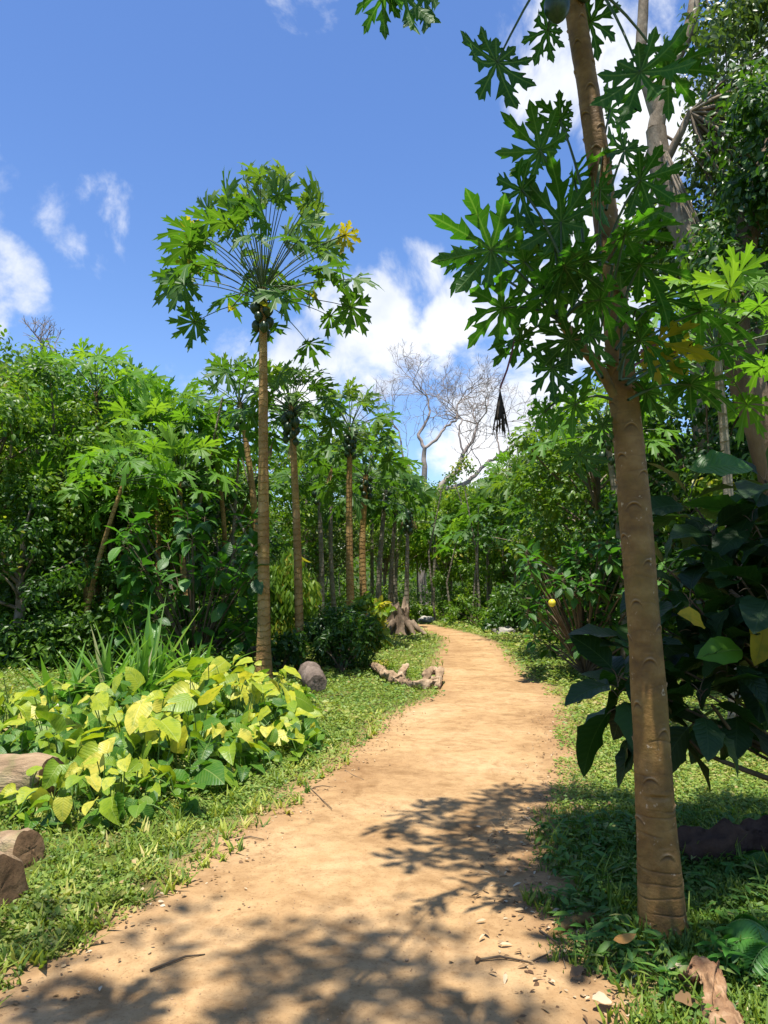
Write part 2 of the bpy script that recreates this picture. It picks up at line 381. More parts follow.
class Acc:
    """collects leaves and tubes, builds ONE mesh object"""
    def __init__(self):
        self.V = []; self.Q = []; self.T = []; self.LC = []; self.RQ = []; self.RT = []; self.MQ = []; self.MT = []; self.SQ = []; self.ST = []
        self.n = 0

    def leaves(self, tpl, pos, R, s, rnd=None, mi=0, smooth=True):
        V, Q = tpl[:2]; LCv = tpl[2] if len(tpl) > 2 else V
        pos = np.asarray(pos, float).reshape(-1, 3); k = len(pos)
        if k == 0: return
        s = np.broadcast_to(np.asarray(s, float), (k,)) if np.ndim(s) <= 1 else s
        W = np.einsum('kij,vj->kvi', R, V) * s[:, None, None] + pos[:, None, :]
        nv = len(V)
        self.V.append(W.reshape(-1, 3)); self.LC.append(np.tile(LCv, (k, 1)))
        off = (np.arange(k) * nv + self.n)[:, None, None]
        if rnd is None: rnd = RNG.random(k)
        rnd = np.broadcast_to(np.asarray(rnd, float), (k,))
        QQ = (Q[None] + off).reshape(-1, Q.shape[1])
        rr = np.repeat(rnd, len(Q))
        if Q.shape[1] == 4:
            self.Q.append(QQ); self.RQ.append(rr); self.MQ.append(np.full(len(QQ), mi)); self.SQ.append(np.full(len(QQ), smooth))
        else:
            self.T.append(QQ); self.RT.append(rr); self.MT.append(np.full(len(QQ), mi)); self.ST.append(np.full(len(QQ), smooth))
        self.n += k * nv

    def raw(self, V, Q, rnd=.5, mi=0, smooth=True):
        V = np.asarray(V, float); Q = np.asarray(Q, int)
        self.V.append(V); self.LC.append(np.zeros_like(V) + .3)
        QQ = Q + self.n
        tup = (self.Q, self.RQ, self.MQ, self.SQ) if Q.shape[1] == 4 else (self.T, self.RT, self.MT, self.ST)
        tup[0].append(QQ); tup[1].append(np.full(len(QQ), rnd)); tup[2].append(np.full(len(QQ), mi)); tup[3].append(np.full(len(QQ), smooth))
        self.n += len(V)

    def tube(self, pts, rad, seg=8, mi=0, cap=True, jit=0.0):
        pts = np.asarray([tuple(p) for p in pts], float); k = len(pts)
        rad = np.broadcast_to(np.asarray(rad, float), (k,))
        t = np.gradient(pts, axis=0); t = nrmz(t)
        up = np.array([0, 0, 1.0]) if abs(t[0][2]) < .9 else np.array([1.0, 0, 0])
        xs = []; x = nrmz(np.cross(t[0], up))
        for i in range(k):
            x = x - t[i] * np.dot(x, t[i]); x = nrmz(x); xs.append(x)
        xs = np.array(xs); ys = np.cross(t, xs)
        a = np.linspace(0, 2 * math.pi, seg, endpoint=False)
        r = rad[:, None] * (1 + (jit * (RNG.random((k, seg)) - .5) if jit else np.zeros((k, seg))))
        V = pts[:, None] + r[..., None] * (np.cos(a)[None, :, None] * xs[:, None] + np.sin(a)[None, :, None] * ys[:, None])
        V = V.reshape(-1, 3)
        i = np.arange(k - 1)[:, None] * seg; j = np.arange(seg)[None]; jn = (j + 1) % seg
        Q = np.stack([i + j, i + jn, i + seg + jn, i + seg + j], -1).reshape(-1, 4)
        self.raw(V, Q, RNG.random(), mi)
        if cap:
            for e, c in ((0, pts[0]), (k - 1, pts[-1])):
                ring = V[e * seg:(e + 1) * seg]
                VV = np.vstack([ring, c + (t[e] * rad[e] * .15 * (-1 if e == 0 else 1))])
                T = np.array([[q, (q + 1) % seg, seg] for q in range(seg)])
                if e == 0: T = T[:, ::-1]
                self.raw(VV, T, .5, mi)

    def build(self, name, mats, parent=None, loc=None):
        me = bpy.data.meshes.new(name)
        if not self.V:
            self.raw([[0, 0, 0], [.001, 0, 0], [0, .001, 0]], [[0, 1, 2]])
        V = np.vstack(self.V)
        off = np.zeros(3)
        if loc is not None:
            off = np.asarray(tuple(loc), float)
        elif parent is not None:
            off = np.asarray(tuple(parent.location), float)
        V = V - off
        Q = np.vstack(self.Q) if self.Q else np.zeros((0, 4), int)
        T = np.vstack(self.T) if self.T else np.zeros((0, 3), int)
        nq, ntri = len(Q), len(T)
        me.vertices.add(len(V)); me.vertices.foreach_set('co', V.ravel().astype(np.float32))
        me.loops.add(nq * 4 + ntri * 3)
        me.loops.foreach_set('vertex_index', np.concatenate([Q.ravel(), T.ravel()]).astype(np.int32))
        me.polygons.add(nq + ntri)
        ls = np.concatenate([np.arange(nq) * 4, nq * 4 + np.arange(ntri) * 3]).astype(np.int32)
        me.polygons.foreach_set('loop_start', ls)
        cat = lambda a, b: np.concatenate(([np.concatenate(a)] if a else []) + ([np.concatenate(b)] if b else []))
        me.update(calc_edges=True)
        me.polygons.foreach_set('use_smooth', cat(self.SQ, self.ST).astype(bool))
        mi = cat(self.MQ, self.MT).astype(np.int32)
        if not isinstance(mats, (list, tuple)): mats = [mats]
        for mm in mats: me.materials.append(MATS[mm])
        me.polygons.foreach_set('material_index', mi)
        at = me.attributes.new('rnd', 'FLOAT', 'FACE'); at.data.foreach_set('value', cat(self.RQ, self.RT).astype(np.float32))
        al = me.attributes.new('lc', 'FLOAT_VECTOR', 'POINT'); al.data.foreach_set('vector', np.vstack(self.LC).ravel().astype(np.float32))
        me.validate()
        o = bpy.data.objects.new(name, me); COL.objects.link(o)
        if parent is not None: o.parent = parent
        elif loc is not None: o.location = loc
        return o


def tag(o, label=None, cat=None, group=None, kind=None):
    if label: o['label'] = label
    if cat: o['category'] = cat
    if group: o['group'] = group
    if kind: o['kind'] = kind
    return o


def thing(name, label, cat, loc, group=None):
    o = bpy.data.objects.new(name, None); COL.objects.link(o)
    o.location = tuple(loc); o.empty_display_size = .1
    return tag(o, label, cat, group)


def fbm(p, s=1.0, o=4):
    return mnoise.fractal(Vector(p) * s, 1.0, 2.0, o)


# ------------------------------------------------------------------ leaf templates (base at origin, tip +Y, upper side +Z)
def strip_leaf(n, wf, droop=.25, fold=.25, wave=0.0, base=0.0):
    V = []; Q = []
    for i in range(n + 1):
        t = i / n; w = wf(t)
        z = -droop * t * t
        wz = wave * math.sin(t * 17)
        V += [(-w, t, z + fold * w + wz * w * 3), (0, t, z), (w, t, z + fold * w - wz * w * 3)]
    for i in range(n):
        a = i * 3
        Q += [(a, a + 1, a + 4, a + 3), (a + 1, a + 2, a + 5, a + 4)]
    return np.array(V, float), np.array(Q)


def ovate(t, w=.26, k=.85):
    return w * (math.sin(math.pi * min(1, t) ** k) ** .8 if 0 < t < 1 else 0.004)


TINY = (np.array([(0, 0, 0), (.34, .5, .08), (0, 1, -.06), (-.34, .5, .08)], float), np.array([(0, 1, 2, 3)]))
DIAMOND = (np.array([(0, 0, 0), (.24, .42, .07), (0, .5, 0), (-.24, .42, .07), (0, 1, -.14)], float), np.array([(0, 1, 2, 3), (1, 4, 3, 2)]))
OVAL = strip_leaf(4, lambda t: ovate(t, .27, .8), .22, .3)
LANCE = strip_leaf(4, lambda t: ovate(t, .15, .75), .25, .3)
BROAD = strip_leaf(9, lambda t: ovate(t, .33, 1.0) * (1 + .05 * math.cos(t * 28)), .38, .22, .035)
SHRUBLEAF = strip_leaf(6, lambda t: ovate(t, .30, 1.0), .3, .25, .02)
HEART = None
_h = []
def heart_w(t):
    return .40 * (math.sin(math.pi * (t ** .62)) ** .75 if 0 < t < 1 else .004)
HEART = strip_leaf(8, heart_w, .18, .28, .02)
# pull the two base lobes of the heart back behind the stalk
_hv = HEART[0].copy()
_hv[:, 1] -= np.where(np.abs(_hv[:, 0]) > .02, .22 * np.exp(-(_hv[:, 1] / .2) ** 2), 0)
HEART = (_hv, HEART[1])
_h2 = HEART[0].copy(); _h2[:, 2] += .9 * _h2[:, 0] ** 2 - .35 * _h2[:, 1] ** 3 + .03 * np.sin(_h2[:, 1] * 15)
_h3 = HEART[0].copy(); _h3[:, 2] -= 1.1 * _h3[:, 0] ** 2 + .1 * _h3[:, 1] ** 2; _h3[:, 0] += .12 * _h3[:, 1] ** 2
HEARTS = [HEART, (_h2, HEART[1], HEART[0]), (_h3, HEART[1], HEART[0])]
BLADE = (np.array([(-.035, 0, 0), (.035, 0, 0), (.028, .45, .03), (-.028, .45, .03), (.004, 1, -.12), (-.004, 1, -.12)], float), np.array([(0, 1, 2, 3), (3, 2, 4, 5)]))


def papaya_leaf(fine=True, seed=0):
    r = np.random.default_rng(seed)
    V = []; Q = []; LCo = []
    angs = [0, 40, -40, 80, -80, 120, -120, 155, -155]
    lens = [1, .95, .95, .82, .82, .62, .62, .42, .42]
    if fine:
        T = [(.0, .0, .02), (.22, .23, .065), (.34, .35, .055), (.44, .50, .13), (.52, .64, .205), (.56, .655, .185), (.60, .61, .095), (.66, .66, .075), (.74, .78, .115), (.80, .88, .125), (.84, .86, .085), (.90, .92, .055), (1.0, 1.0, .003)]
    else:
        T = [(.0, .0, .02), (.26, .26, .06), (.48, .62, .20), (.58, .58, .065), (.78, .88, .13), (.86, .84, .05), (1.0, 1.0, .003)]
    for a, ln in zip(angs, lens):
        ln *= 1 + .08 * (r.random() - .5)
        th = math.radians(a + 8 * (r.random() - .5))
        dy = np.array([math.sin(th), math.cos(th)]); dx = np.array([math.cos(th), -math.sin(th)])
        dr = .18 + .75 * r.random() ** 1.5
        lobe_w = 1.0 + .2 * (r.random() - .5)
        b = len(V)
        tw = (r.random() - .5) * .5
        for (tm, to, w) in T:
            w *= lobe_w * (.85 if abs(a) > 100 else 1)
            for sgn, tt in ((-1, to), (0, tm), (1, to)):
                jl = 1 + (.10 * (r.random() - .5) if sgn and w > .12 else 0)
                p = dy * tt * ln * jl + dx * sgn * w * jl
                z = -dr * (tt * ln) ** 2 + .35 * w * abs(sgn) * (1 if tt < .9 else 0) + tw * w * sgn
                V.append((p[0], p[1], z)); LCo.append((sgn * w * .9, tt, abs(a) * .01 + .1))
        for i in range(len(T) - 1):
            q = b + i * 3
            Q += [(q, q + 1, q + 4, q + 3), (q + 1, q + 2, q + 5, q + 4)]
    return np.array(V, float), np.array(Q), np.array(LCo, float)


PAP = [papaya_leaf(True, s) for s in range(5)]
PAPS = [papaya_leaf(False, s) for s in range(4)]
# closed, withered papaya leaf: all lobes fold down around the stalk
def withered(seed):
    V, Q = papaya_leaf(True, seed)[:2]
    rr = np.hypot(V[:, 0], V[:, 1]); W = V.copy()
    W[:, 0] = V[:, 0] * .22; W[:, 1] = V[:, 1] * .22
    W[:, 2] = -rr * 1.15 + .03 * np.sin(V[:, 0] * 40)
    return W, Q
WITH = [withered(s) for s in range(3)]

UP = np.array([0, 0, 1.0])


def rand_dirs(k, zlo=-.3, zhi=.9):
    a = RNG.random(k) * 2 * math.pi; z = RNG.uniform(zlo, zhi, k); r = np.sqrt(1 - z * z)
    return np.stack([r * np.cos(a), r * np.sin(a), z], -1)


# ------------------------------------------------------------------ path and ground
L_EDGE = [(-700, 1400), (-40, 1024), (20, 985), (128, 932), (212, 868), (288, 812), (322, 785), (352, 760), (381, 735), (407, 712), (446, 697), (443, 668), (446, 655), (451, 640), (440, 634), (425, 629), (405, 625), (340, 621)]
R_EDGE = [(900, 1400), (600, 1024), (562, 965), (530, 905), (516, 850), (536, 812), (555, 770), (556, 733), (550, 707), (540, 688), (516, 678), (502, 657), (487, 641), (465, 634), (445, 629), (425, 625), (365, 621)]
le = np.array([tuple(G(*p))[:2] for p in L_EDGE]); re = np.array([tuple(G(*p))[:2] for p in R_EDGE])
le = np.vstack([[-1.3, -6], le]); re = np.vstack([[1.2, -6], re])
le = le[np.argsort(le[:, 1])]; re = re[np.argsort(re[:, 1])]


def edges(y):
    xl = np.interp(y, le[:, 1], le[:, 0]); xr = np.interp(y, re[:, 1], re[:, 0])
    j = .055 * np.sin(y * 5.1) + .04 * np.sin(y * 11.7 + 1) + .025 * np.sin(y * 27 + 2) + .015 * np.sin(y * 61)
    k = .05 * np.sin(y * 4.3 + 3) + .04 * np.sin(y * 13.1 + .5) + .025 * np.sin(y * 31 + 2) + .015 * np.sin(y * 57)
    fade = np.clip(1 - y / 16, .25, 1)
    return xl + j * fade, xr + k * fade


def out_dist(x, y):
    """metres outside the path (negative = on it)"""
    xl, xr = edges(y)
    return np.maximum(xl - x, x - xr)


ys = np.concatenate([np.arange(-6, 2, .2), np.arange(2, 12, .03), np.arange(12, 27.6, .1)])
nx = 24
V = []; E = []
for y in ys:
    a, b = edges(y); a -= .38; b += .38
    for i in range(nx + 1):
        t = i / nx
        x = a + (b - a) * t
        z = .004 + min(1, min(t, 1 - t) * 6) * (.014 * (.5 + fbm((x * 1.3, y * 1.3, 0))) + .006 * fbm((x * 7, y * 7, 3)))
        V.append((x, y, max(z, .004))); E.append(min(t, 1 - t) * (b - a) - .38)
V = np.array(V)
i = np.arange(len(ys) - 1)[:, None] * (nx + 1); j = np.arange(nx)[None]
Q = np.stack([i + j, i + j + 1, i + nx + 2 + j, i + nx + 1 + j], -1).reshape(-1, 4)
A = Acc(); A.raw(V, Q)
path = A.build('path', 'packed_dirt')
at = path.data.attributes.new('edge', 'FLOAT', 'POINT'); at.data.foreach_set('value', np.array(E, np.float32))
tag(path, kind='structure')

gx = np.concatenate([[-600, -200, -80, -40], np.linspace(-25, 25, 60), [40, 80, 200, 600]])
gy = np.concatenate([[-300, -80, -20], np.linspace(-8, 45, 60), [60, 100, 200, 900]])
XX, YY = np.meshgrid(gx, gy)
V = np.stack([XX.ravel(), YY.ravel(), np.zeros(XX.size)], -1)
i = np.arange(len(gy) - 1)[:, None] * len(gx); j = np.arange(len(gx) - 1)[None]
Q = np.stack([i + j, i + j + 1, i + len(gx) + 1 + j, i + len(gx) + j], -1).reshape(-1, 4)
A = Acc(); A.raw(V, Q)
tag(A.build('ground', 'earth_under_grass'), kind='structure')

# hills behind the woods
def hill(name, f, x0, x1, y0, y1, n=50):
    xs = np.linspace(x0, x1, n); yy = np.linspace(y0, y1, n)
    V = np.array([(x, y, f(x, y)) for y in yy for x in xs])
    i = np.arange(n - 1)[:, None] * n; j = np.arange(n - 1)[None]
    Q = np.stack([i + j, i + j + 1, i + n + 1 + j, i + n + j], -1).reshape(-1, 4)
    A = Acc(); A.raw(V, Q); return tag(A.build(name, 'hill_scrub'), kind='structure')


def hill_h(x, y):
    a = 34 * math.exp(-((x + 62) / 34) ** 2 - ((y - 95) / 38) ** 2)
    b = 19 * math.exp(-((x - 20) / 55) ** 2 - ((y - 150) / 45) ** 2)
    c = 42 * math.exp(-((x - 95) / 45) ** 2 - ((y - 110) / 50) ** 2)
    return a + b + c + 1.6 * fbm((x, y, 0), .06, 5) * min(1, (a + b + c) / 6) - .6


hill('hills', hill_h, -190, 210, 48, 260, 90)


# ------------------------------------------------------------------ plant builders
def clump_leaves(A, tpl, centers, radii, per, size, rnd_shift=0.0, flat=.75, updir=.55, mi=0, droop=.35, alive=None):
    """leaves around many clump centres; each clump has its own tone, leaves sit on its outside"""
    centers = np.asarray(centers, float); k = len(centers)
    radii = np.broadcast_to(np.asarray(radii, float), (k,))
    idx = np.repeat(np.arange(k), per)
    d = rand_dirs(len(idx), -.75, 1.0)
    rr = RNG.random(len(idx)) ** .45
    p = centers[idx] + d * (radii[idx] * rr)[:, None] * np.array([1, 1, flat])
    out = nrmz(d + np.array([0, 0, updir]) + RNG.normal(0, .45, (len(idx), 3)))
    tip = nrmz(np.cross(out, RNG.normal(0, 1, (len(idx), 3)))) + np.array([0, 0, -droop]) + d * .5
    tone = RNG.random(k) * .5
    rnd = np.clip(tone[idx] + RNG.random(len(idx)) * .5 + rnd_shift, 0, 1)
    A.leaves(tpl, p, basis(tip, out), size * RNG.uniform(.7, 1.25, len(idx)), rnd, mi, smooth=False)


def limb(A, a, b, r0, r1, sag=.15, seg=6, n=5, mi=0):
    a = np.array(tuple(a)); b = np.array(tuple(b)); Lh = np.linalg.norm(b - a)
    off = RNG.normal(0, .06 * Lh, 3)
    pts = []
    for i in range(n + 1):
        t = i / n
        pts.append(a + (b - a) * t + off * math.sin(math.pi * t) + np.array([0, 0, sag * Lh * (math.sin(math.pi * t))]) * .5)
    A.tube(pts, np.linspace(r0, r1, n + 1), seg, mi, cap=False)


def broad_tree(name, label, base, h, rad, leaf='leaf_tree', bark='bark_tree', tpl=None, nclump=60, per=90, size=.13, tr=.12,
               lean=(0, 0), low=.25, group='leafy trees beside the path', cat='tree', clump=.25, shift=.04, squash=.8, core=None):
    """trunk with limbs to leaf clumps spread through an uneven crown"""
    root = thing(name, label, cat, base, group)
    b = np.array(tuple(base)); top = b + np.array([lean[0], lean[1], h])
    A = Acc(); n = 7
    pts = [b + (top - b) * (i / n) * np.array([1, 1, .8]) + np.append(RNG.normal(0, .05 * h / 8, 2), 0) * (i > 0) for i in range(n + 1)]
    pts[0] = pts[0] - np.array([0, 0, .05])
    A.tube(pts, np.linspace(tr, tr * .35, n + 1), 9, jit=.12)
    ctr = []
    zc = h * (low + (1 - low) / 2); hz = h * (1 - low) / 2
    ph = RNG.random(6) * 6.28
    while len(ctr) < nclump:
        d = rand_dirs(1, -1, 1)[0]; r = RNG.random() ** .4
        a = math.atan2(d[1], d[0])
        lobe = 1 + .22 * math.sin(3 * a + ph[0]) + .18 * math.sin(5 * a + ph[1] + 3 * d[2])
        q = np.array([d[0] * rad * lobe * r, d[1] * rad * lobe * r, zc + d[2] * hz * r * (1 + .12 * math.sin(4 * a + ph[2]))])
        fr = q[2] / h
        ctr.append(b + q + np.array([lean[0], lean[1], 0]) * fr)
    ctr = np.array(ctr)
    for c in ctr[::2]:
        hz0 = max(.25, min(.8, (c[2] - b[2]) / h - .18))
        s = b + (top - b) * hz0 * np.array([1, 1, 1])
        s[2] = b[2] + h * hz0 * .95
        limb(A, s, c, tr * .32, tr * .07, .1, 5, 4)
    A.build('trunk', bark, root)
    C = Acc()
    clump_leaves(C, tpl or DIAMOND, ctr, rad * clump * RNG.uniform(.7, 1.3, len(ctr)), per, size, shift, squash)
    C.build('crown', leaf, root)
    return root


fruit_me = {}
def fruit_mesh(kind):
    if kind in fruit_me: return fruit_me[kind]
    A = Acc()
    prof = {'papaya': [(0, .01), (.04, .35), (.15, .72), (.35, 1), (.6, .95), (.8, .65), (.93, .3), (1, .02)], 'round': [(0, .01), (.06, .48), (.25, .9), (.5, 1), (.75, .88), (.93, .5), (1, .02)]}[kind]
    hgt = {'papaya': 2.6, 'round': 2.1}[kind]
    A.tube([(0, 0, hgt * (.5 - t)) for t, r in prof], [r for t, r in prof], 14, cap=False)
    o = A.build('fruit', 'fruit_dark' if kind == 'papaya' else 'fruit_yellow')
    me = o.data; bpy.data.objects.remove(o); fruit_me[kind] = me
    return me


def add_fruit(parent, pos, r, kind='papaya', tilt=(0, 0)):
    o = bpy.data.objects.new('fruit', fruit_mesh(kind)); COL.objects.link(o)
    o.parent = parent; o.location = Vector(pos) - parent.location; o.scale = (r, r, r); o.rotation_euler = (tilt[0], tilt[1], RNG.random() * 6)
    return o


def pet_curve(a, b, sag):
    a = np.array(tuple(a), float); b = np.array(tuple(b), float)
    return [a + (b - a) * t + np.array([0, 0, sag * math.sin(math.pi * t)]) for t in np.linspace(0, 1, 6)]


def papaya_crown(LA, PA, top, n, plen, lsize, elo=-5, ehi=82, fine=False, mi=0, thick=.012, tilt=.35, seed_a=None, clear=None, inner=.72, epow=.8):
    top = np.array(tuple(top)); a0 = RNG.random() * 6 if seed_a is None else seed_a
    tpls = PAP if fine else PAPS
    for i in range(n):
        f = (i + .5) / n
        az = a0 + i * 2.39996; el = math.radians(ehi + (elo - ehi) * f ** epow + RNG.normal(0, 5))
        ln = plen * (inner + (1.05 - inner) * f ** .5) * RNG.uniform(.85, 1.1)
        d = np.array([math.cos(az) * math.cos(el), math.sin(az) * math.cos(el), math.sin(el)])
        s = top - np.array([0, 0, .35 * plen * .5 * f])
        e = s + d * ln - np.array([0, 0, .05 * ln * f])
        if clear is not None and clear(e): continue
        PA.tube(pet_curve(s, e, .06 * ln), np.linspace(thick, thick * .55, 6), 5, 0, False)
        out = np.array([math.cos(az), math.sin(az), 0])
        tip = out * (.55 + .45 * f) + np.array([0, 0, -.35 * f + 1.0 * max(0, math.sin(el)) ** 2]) + RNG.normal(0, .28, 3)
        nr = UP * .8 + out * tilt * RNG.uniform(.0, 1.8) + RNG.normal(0, .38, 3)
        LA.leaves(tpls[i % len(tpls)], [e], basis(tip[None], nr[None]), lsize * (.55 + .5 * f ** .5) * RNG.uniform(.85, 1.12), [np.clip(.2 + .5 * (1 - f) + RNG.random() * .35, 0, 1)], mi)


def papaya_tree(name, label, base, top, r0, r1, n=26, plen=.8, lsize=.36, fruits=8, leaf='leaf_papaya', bark='bark_papaya', dead=0,
                group='papaya trees in the grove', bend=(0, 0), elo=-5, seg=10, fr=.06, tilt=.35, inner=.72, epow=.8):
    root = thing(name, label, 'papaya tree', base, group)
    if n < 40: n = int(n * RNG.uniform(.85, 1.15)); lsize *= 1.08; elo += RNG.uniform(-14, 10); bend = (bend[0] + RNG.normal(0, .10), 0); r0 *= .88; r1 *= .88; plen *= RNG.uniform(.95, 1.18)
    b = np.array(tuple(base)); t = np.array(tuple(top)); k = 14
    A = Acc(); pts = []; rad = []
    for i in range(k + 1):
        f = i / k
        p = b + (t - b) * f + np.array([bend[0], bend[1], 0]) * math.sin(math.pi * f)
        pts.append(p - np.array([0, 0, .05 if i == 0 else 0])); rad.append((r0 + (r1 - r0) * f) * (1 + .45 * math.exp(-f * 22)))
    A.tube(pts, rad, seg, jit=.07); A.build('trunk', bark, root)
    LA = Acc(); PA = Acc()
    papaya_crown(LA, PA, t, n, plen, lsize, elo=elo, tilt=tilt, inner=inner, epow=epow, thick=.011 if r1 > .03 else .009)
    for i in range(dead):
        a = RNG.random() * 6.28; d = np.array([math.cos(a) * .45, math.sin(a) * .45, -.55 - .5 * RNG.random()]) * plen
        s = t - np.array([0, 0, .15]); e = s + d
        PA.tube(pet_curve(s, e, .12 * plen), .008, 4, 0, False)
        LA.leaves(WITH[i % 3], [e], basis(np.array([[math.cos(a), math.sin(a), .2]]), UP[None]), lsize * .9, [RNG.random()], 1)
    PA.build('leaf_stalks', 'petiole_dark', root)
    LA.build('crown', [leaf, 'leaf_dead'], root)
    for i in range(fruits):
        a = i * 2.4; f = i / max(1, fruits)
        rr = (r1 + fr * .75) * (1 - .2 * f)
        add_fruit(root, (t[0] + math.cos(a) * rr, t[1] + math.sin(a) * rr, t[2] - .12 - f * fr * 8), fr * RNG.uniform(.8, 1.15))
    return root


def rosette_plant(name, label, base, tips, cat, leaf, tpl, lsize, per=8, stem=.012, group=None, stemmat='stem_brown', droop=.5, spread=1.0, mats=None):
    """stems from the base, each ending in a whorl of big leaves"""
    root = thing(name, label, cat, base, group)
    b = np.array(tuple(base)); S = Acc(); C = Acc()
    for tp in tips:
        tp = np.array(tuple(tp)); mid = b + (tp - b) * .45; mid[2] = b[2] + (tp[2] - b[2]) * .62; mid += RNG.normal(0, .04, 3)
        c = [b * (1 - t) ** 2 + mid * 2 * t * (1 - t) + tp * t * t for t in np.linspace(0, 1, 9)]
        S.tube(c, np.linspace(stem, stem * .45, 9), 7, 0, False)
        for q in range(per):
            f = q / per; az = q * 2.4 + RNG.random(); el = 1.1 - 1.5 * f + RNG.normal(0, .15)
            d = np.array([math.cos(az) * math.cos(el), math.sin(az) * math.cos(el), math.sin(el)])
            s = tp - np.array([0, 0, lsize * .7 * f]); e = s + d * lsize * .22 * spread
            S.tube(pet_curve(s, e, .01), stem * .22, 4, 0, False)
            tip = d + np.array([0, 0, -droop * (.4 + f)]); nr = UP - d * .25 + RNG.normal(0, .25, 3)
            C.leaves(tpl, [e], basis(tip[None], nr[None]), lsize * RNG.uniform(.65, 1.15), [RNG.random()], 0)
    S.build('stems', stemmat, root); C.build('leaves', leaf, root)
    return root


# ------------------------------------------------------------------ the near papaya on the right
def scarred_trunk(cpts, radf, name, mat, parent, H, nz=1500, seg=90):
    """trunk surface with ring lines and brow-shaped leaf scars pressed into it"""
    zs = np.linspace(0, 1, nz)
    cp = np.array([tuple(p) for p in cpts]); tt = np.linspace(0, 1, len(cp))
    # smooth centre line
    def cr(f):
        x = f * (len(cp) - 1); i = int(min(len(cp) - 2, math.floor(x))); u = x - i
        p0 = cp[max(0, i - 1)]; p1 = cp[i]; p2 = cp[i + 1]; p3 = cp[min(len(cp) - 1, i + 2)]
        return .5 * ((2 * p1) + (-p0 + p2) * u + (2 * p0 - 5 * p1 + 4 * p2 - p3) * u * u + (-p0 + 3 * p1 - 3 * p2 + p3) * u ** 3)
    C = np.array([cr(f) for f in zs]); th = np.linspace(0, 2 * math.pi, seg, endpoint=False)
    Zl = zs * H
    D = np.zeros((nz, seg)); S0 = np.zeros((nz, seg))
    k = 0; z = .25
    while z < H:
        a = (k * 2.39996) % (2 * math.pi); k += 1
        w = RNG.uniform(.40, .62); z += .047 * RNG.uniform(.75, 1.25) * (1.25 - .45 * z / H)
        da = np.abs((th[None] - a + math.pi) % (2 * math.pi) - math.pi) / w
        brow = z - .030 * da ** 2 * 1.1                       # ends of the scar bend down
        dz = (Zl[:, None] - brow)
        m = np.clip(1 - da ** 2, 0, 1)
        D += m * (.0075 * np.exp(-(dz / .0038) ** 2) - .0045 * np.exp(-((dz + .009) / .006) ** 2))
        brow2 = z + .006 - .012 * da ** 2
        D += .0012 * np.clip(1 - (da * 1.3) ** 2, 0, 1) * np.exp(-((Zl[:, None] - brow2 - .012) / .003) ** 2)
    # rings near the foot
    rz = .03
    while rz < H * .95:
        rz += RNG.uniform(.02, .055) * (1 if rz < .9 else 1.7)
        wob = rz + .006 * np.sin(th * 2 + RNG.random() * 6) + .004 * np.sin(th * 3 + RNG.random() * 6)
        D += (-.0030 if rz < .9 else -.0012) * np.exp(-((Zl[:, None] - wob[None]) / .003) ** 2) * np.clip(.45 + .9 * np.cos(th - RNG.random() * 6.3) + .3 * np.cos(3 * th + RNG.random() * 6.3), 0, 1)[None]
    S0 = D.copy()
    for i in range(0, nz, 1):
        D[i] += [.005 * mnoise.noise(Vector((math.cos(a) * 1.6, math.sin(a) * 1.6, Zl[i] * 4))) + .0012 * mnoise.noise(Vector((math.cos(a) * 7, math.sin(a) * 7, Zl[i] * 40))) for a in th]
    # an old callus
    da = np.abs((th[None] - 4.55 + math.pi) % (2 * math.pi) - math.pi) / .55
    D += .010 * np.exp(-((Zl[:, None] - .62) / .05) ** 2) * np.exp(-da ** 2) - .014 * np.exp(-((Zl[:, None] - .645) / .008) ** 2) * np.exp(-(da * 1.2) ** 2)
    R = radf(Zl)[:, None] + D
    V = np.zeros((nz, seg, 3))
    V[..., 0] = C[:, 0:1] + R * np.cos(th); V[..., 1] = C[:, 1:2] + R * np.sin(th); V[..., 2] = C[:, 2:3]
    i = np.arange(nz - 1)[:, None] * seg; j = np.arange(seg)[None]; jn = (j + 1) % seg
    Q = np.stack([i + j, i + jn, i + seg + jn, i + seg + j], -1).reshape(-1, 4)
    A = Acc(); A.raw(V.reshape(-1, 3), Q)
    o = A.build(name, mat, parent)
    at = o.data.attributes.new('scar', 'FLOAT', 'POINT'); at.data.foreach_set('value', (S0.ravel() * 140).astype(np.float32))
    return o


YP = 3.35
near_base = G(664, 934)
near = thing('papaya_tree', 'scarred brown papaya trunk close up with side branch, broad dark leaves overhead', 'papaya tree', near_base)
cl_px = [(664, 938), (655, 800), (645, 640), (634, 500), (621, 370), (606, 220), (591, 110), (573, 0), (560, -70)]
cpts = [P(x, y, near_base.y + .02 * k) for k, (x, y) in enumerate(cl_px)]
cpts[0].z = -.04
Htot = cpts[-1].z
zc = np.array([p.z for p in cpts])
rpx = np.array([22, 17.6, 15.8, 15.4, 13.2, 11.0, 9.4, 8.2, 7.2])
rm = np.array([r / F_PX * math.hypot((p - Vector((0, 0, EYE))).length, 0) * .95 for r, p in zip(rpx, cpts)])
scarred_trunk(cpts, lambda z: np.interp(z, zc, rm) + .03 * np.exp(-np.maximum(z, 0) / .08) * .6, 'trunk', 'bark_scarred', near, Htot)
br = Acc()
br_pts = [P(614, 396, 3.4), P(602, 372, 3.38), P(585, 350, 3.35), P(570, 333, 3.32), P(562, 321, 3.3)]
br.tube(br_pts, [.020, .024, .025, .024, .022], 12, jit=.05)
br.build('branch', 'bark_papaya_near', near)

LA = Acc(); PA = Acc()


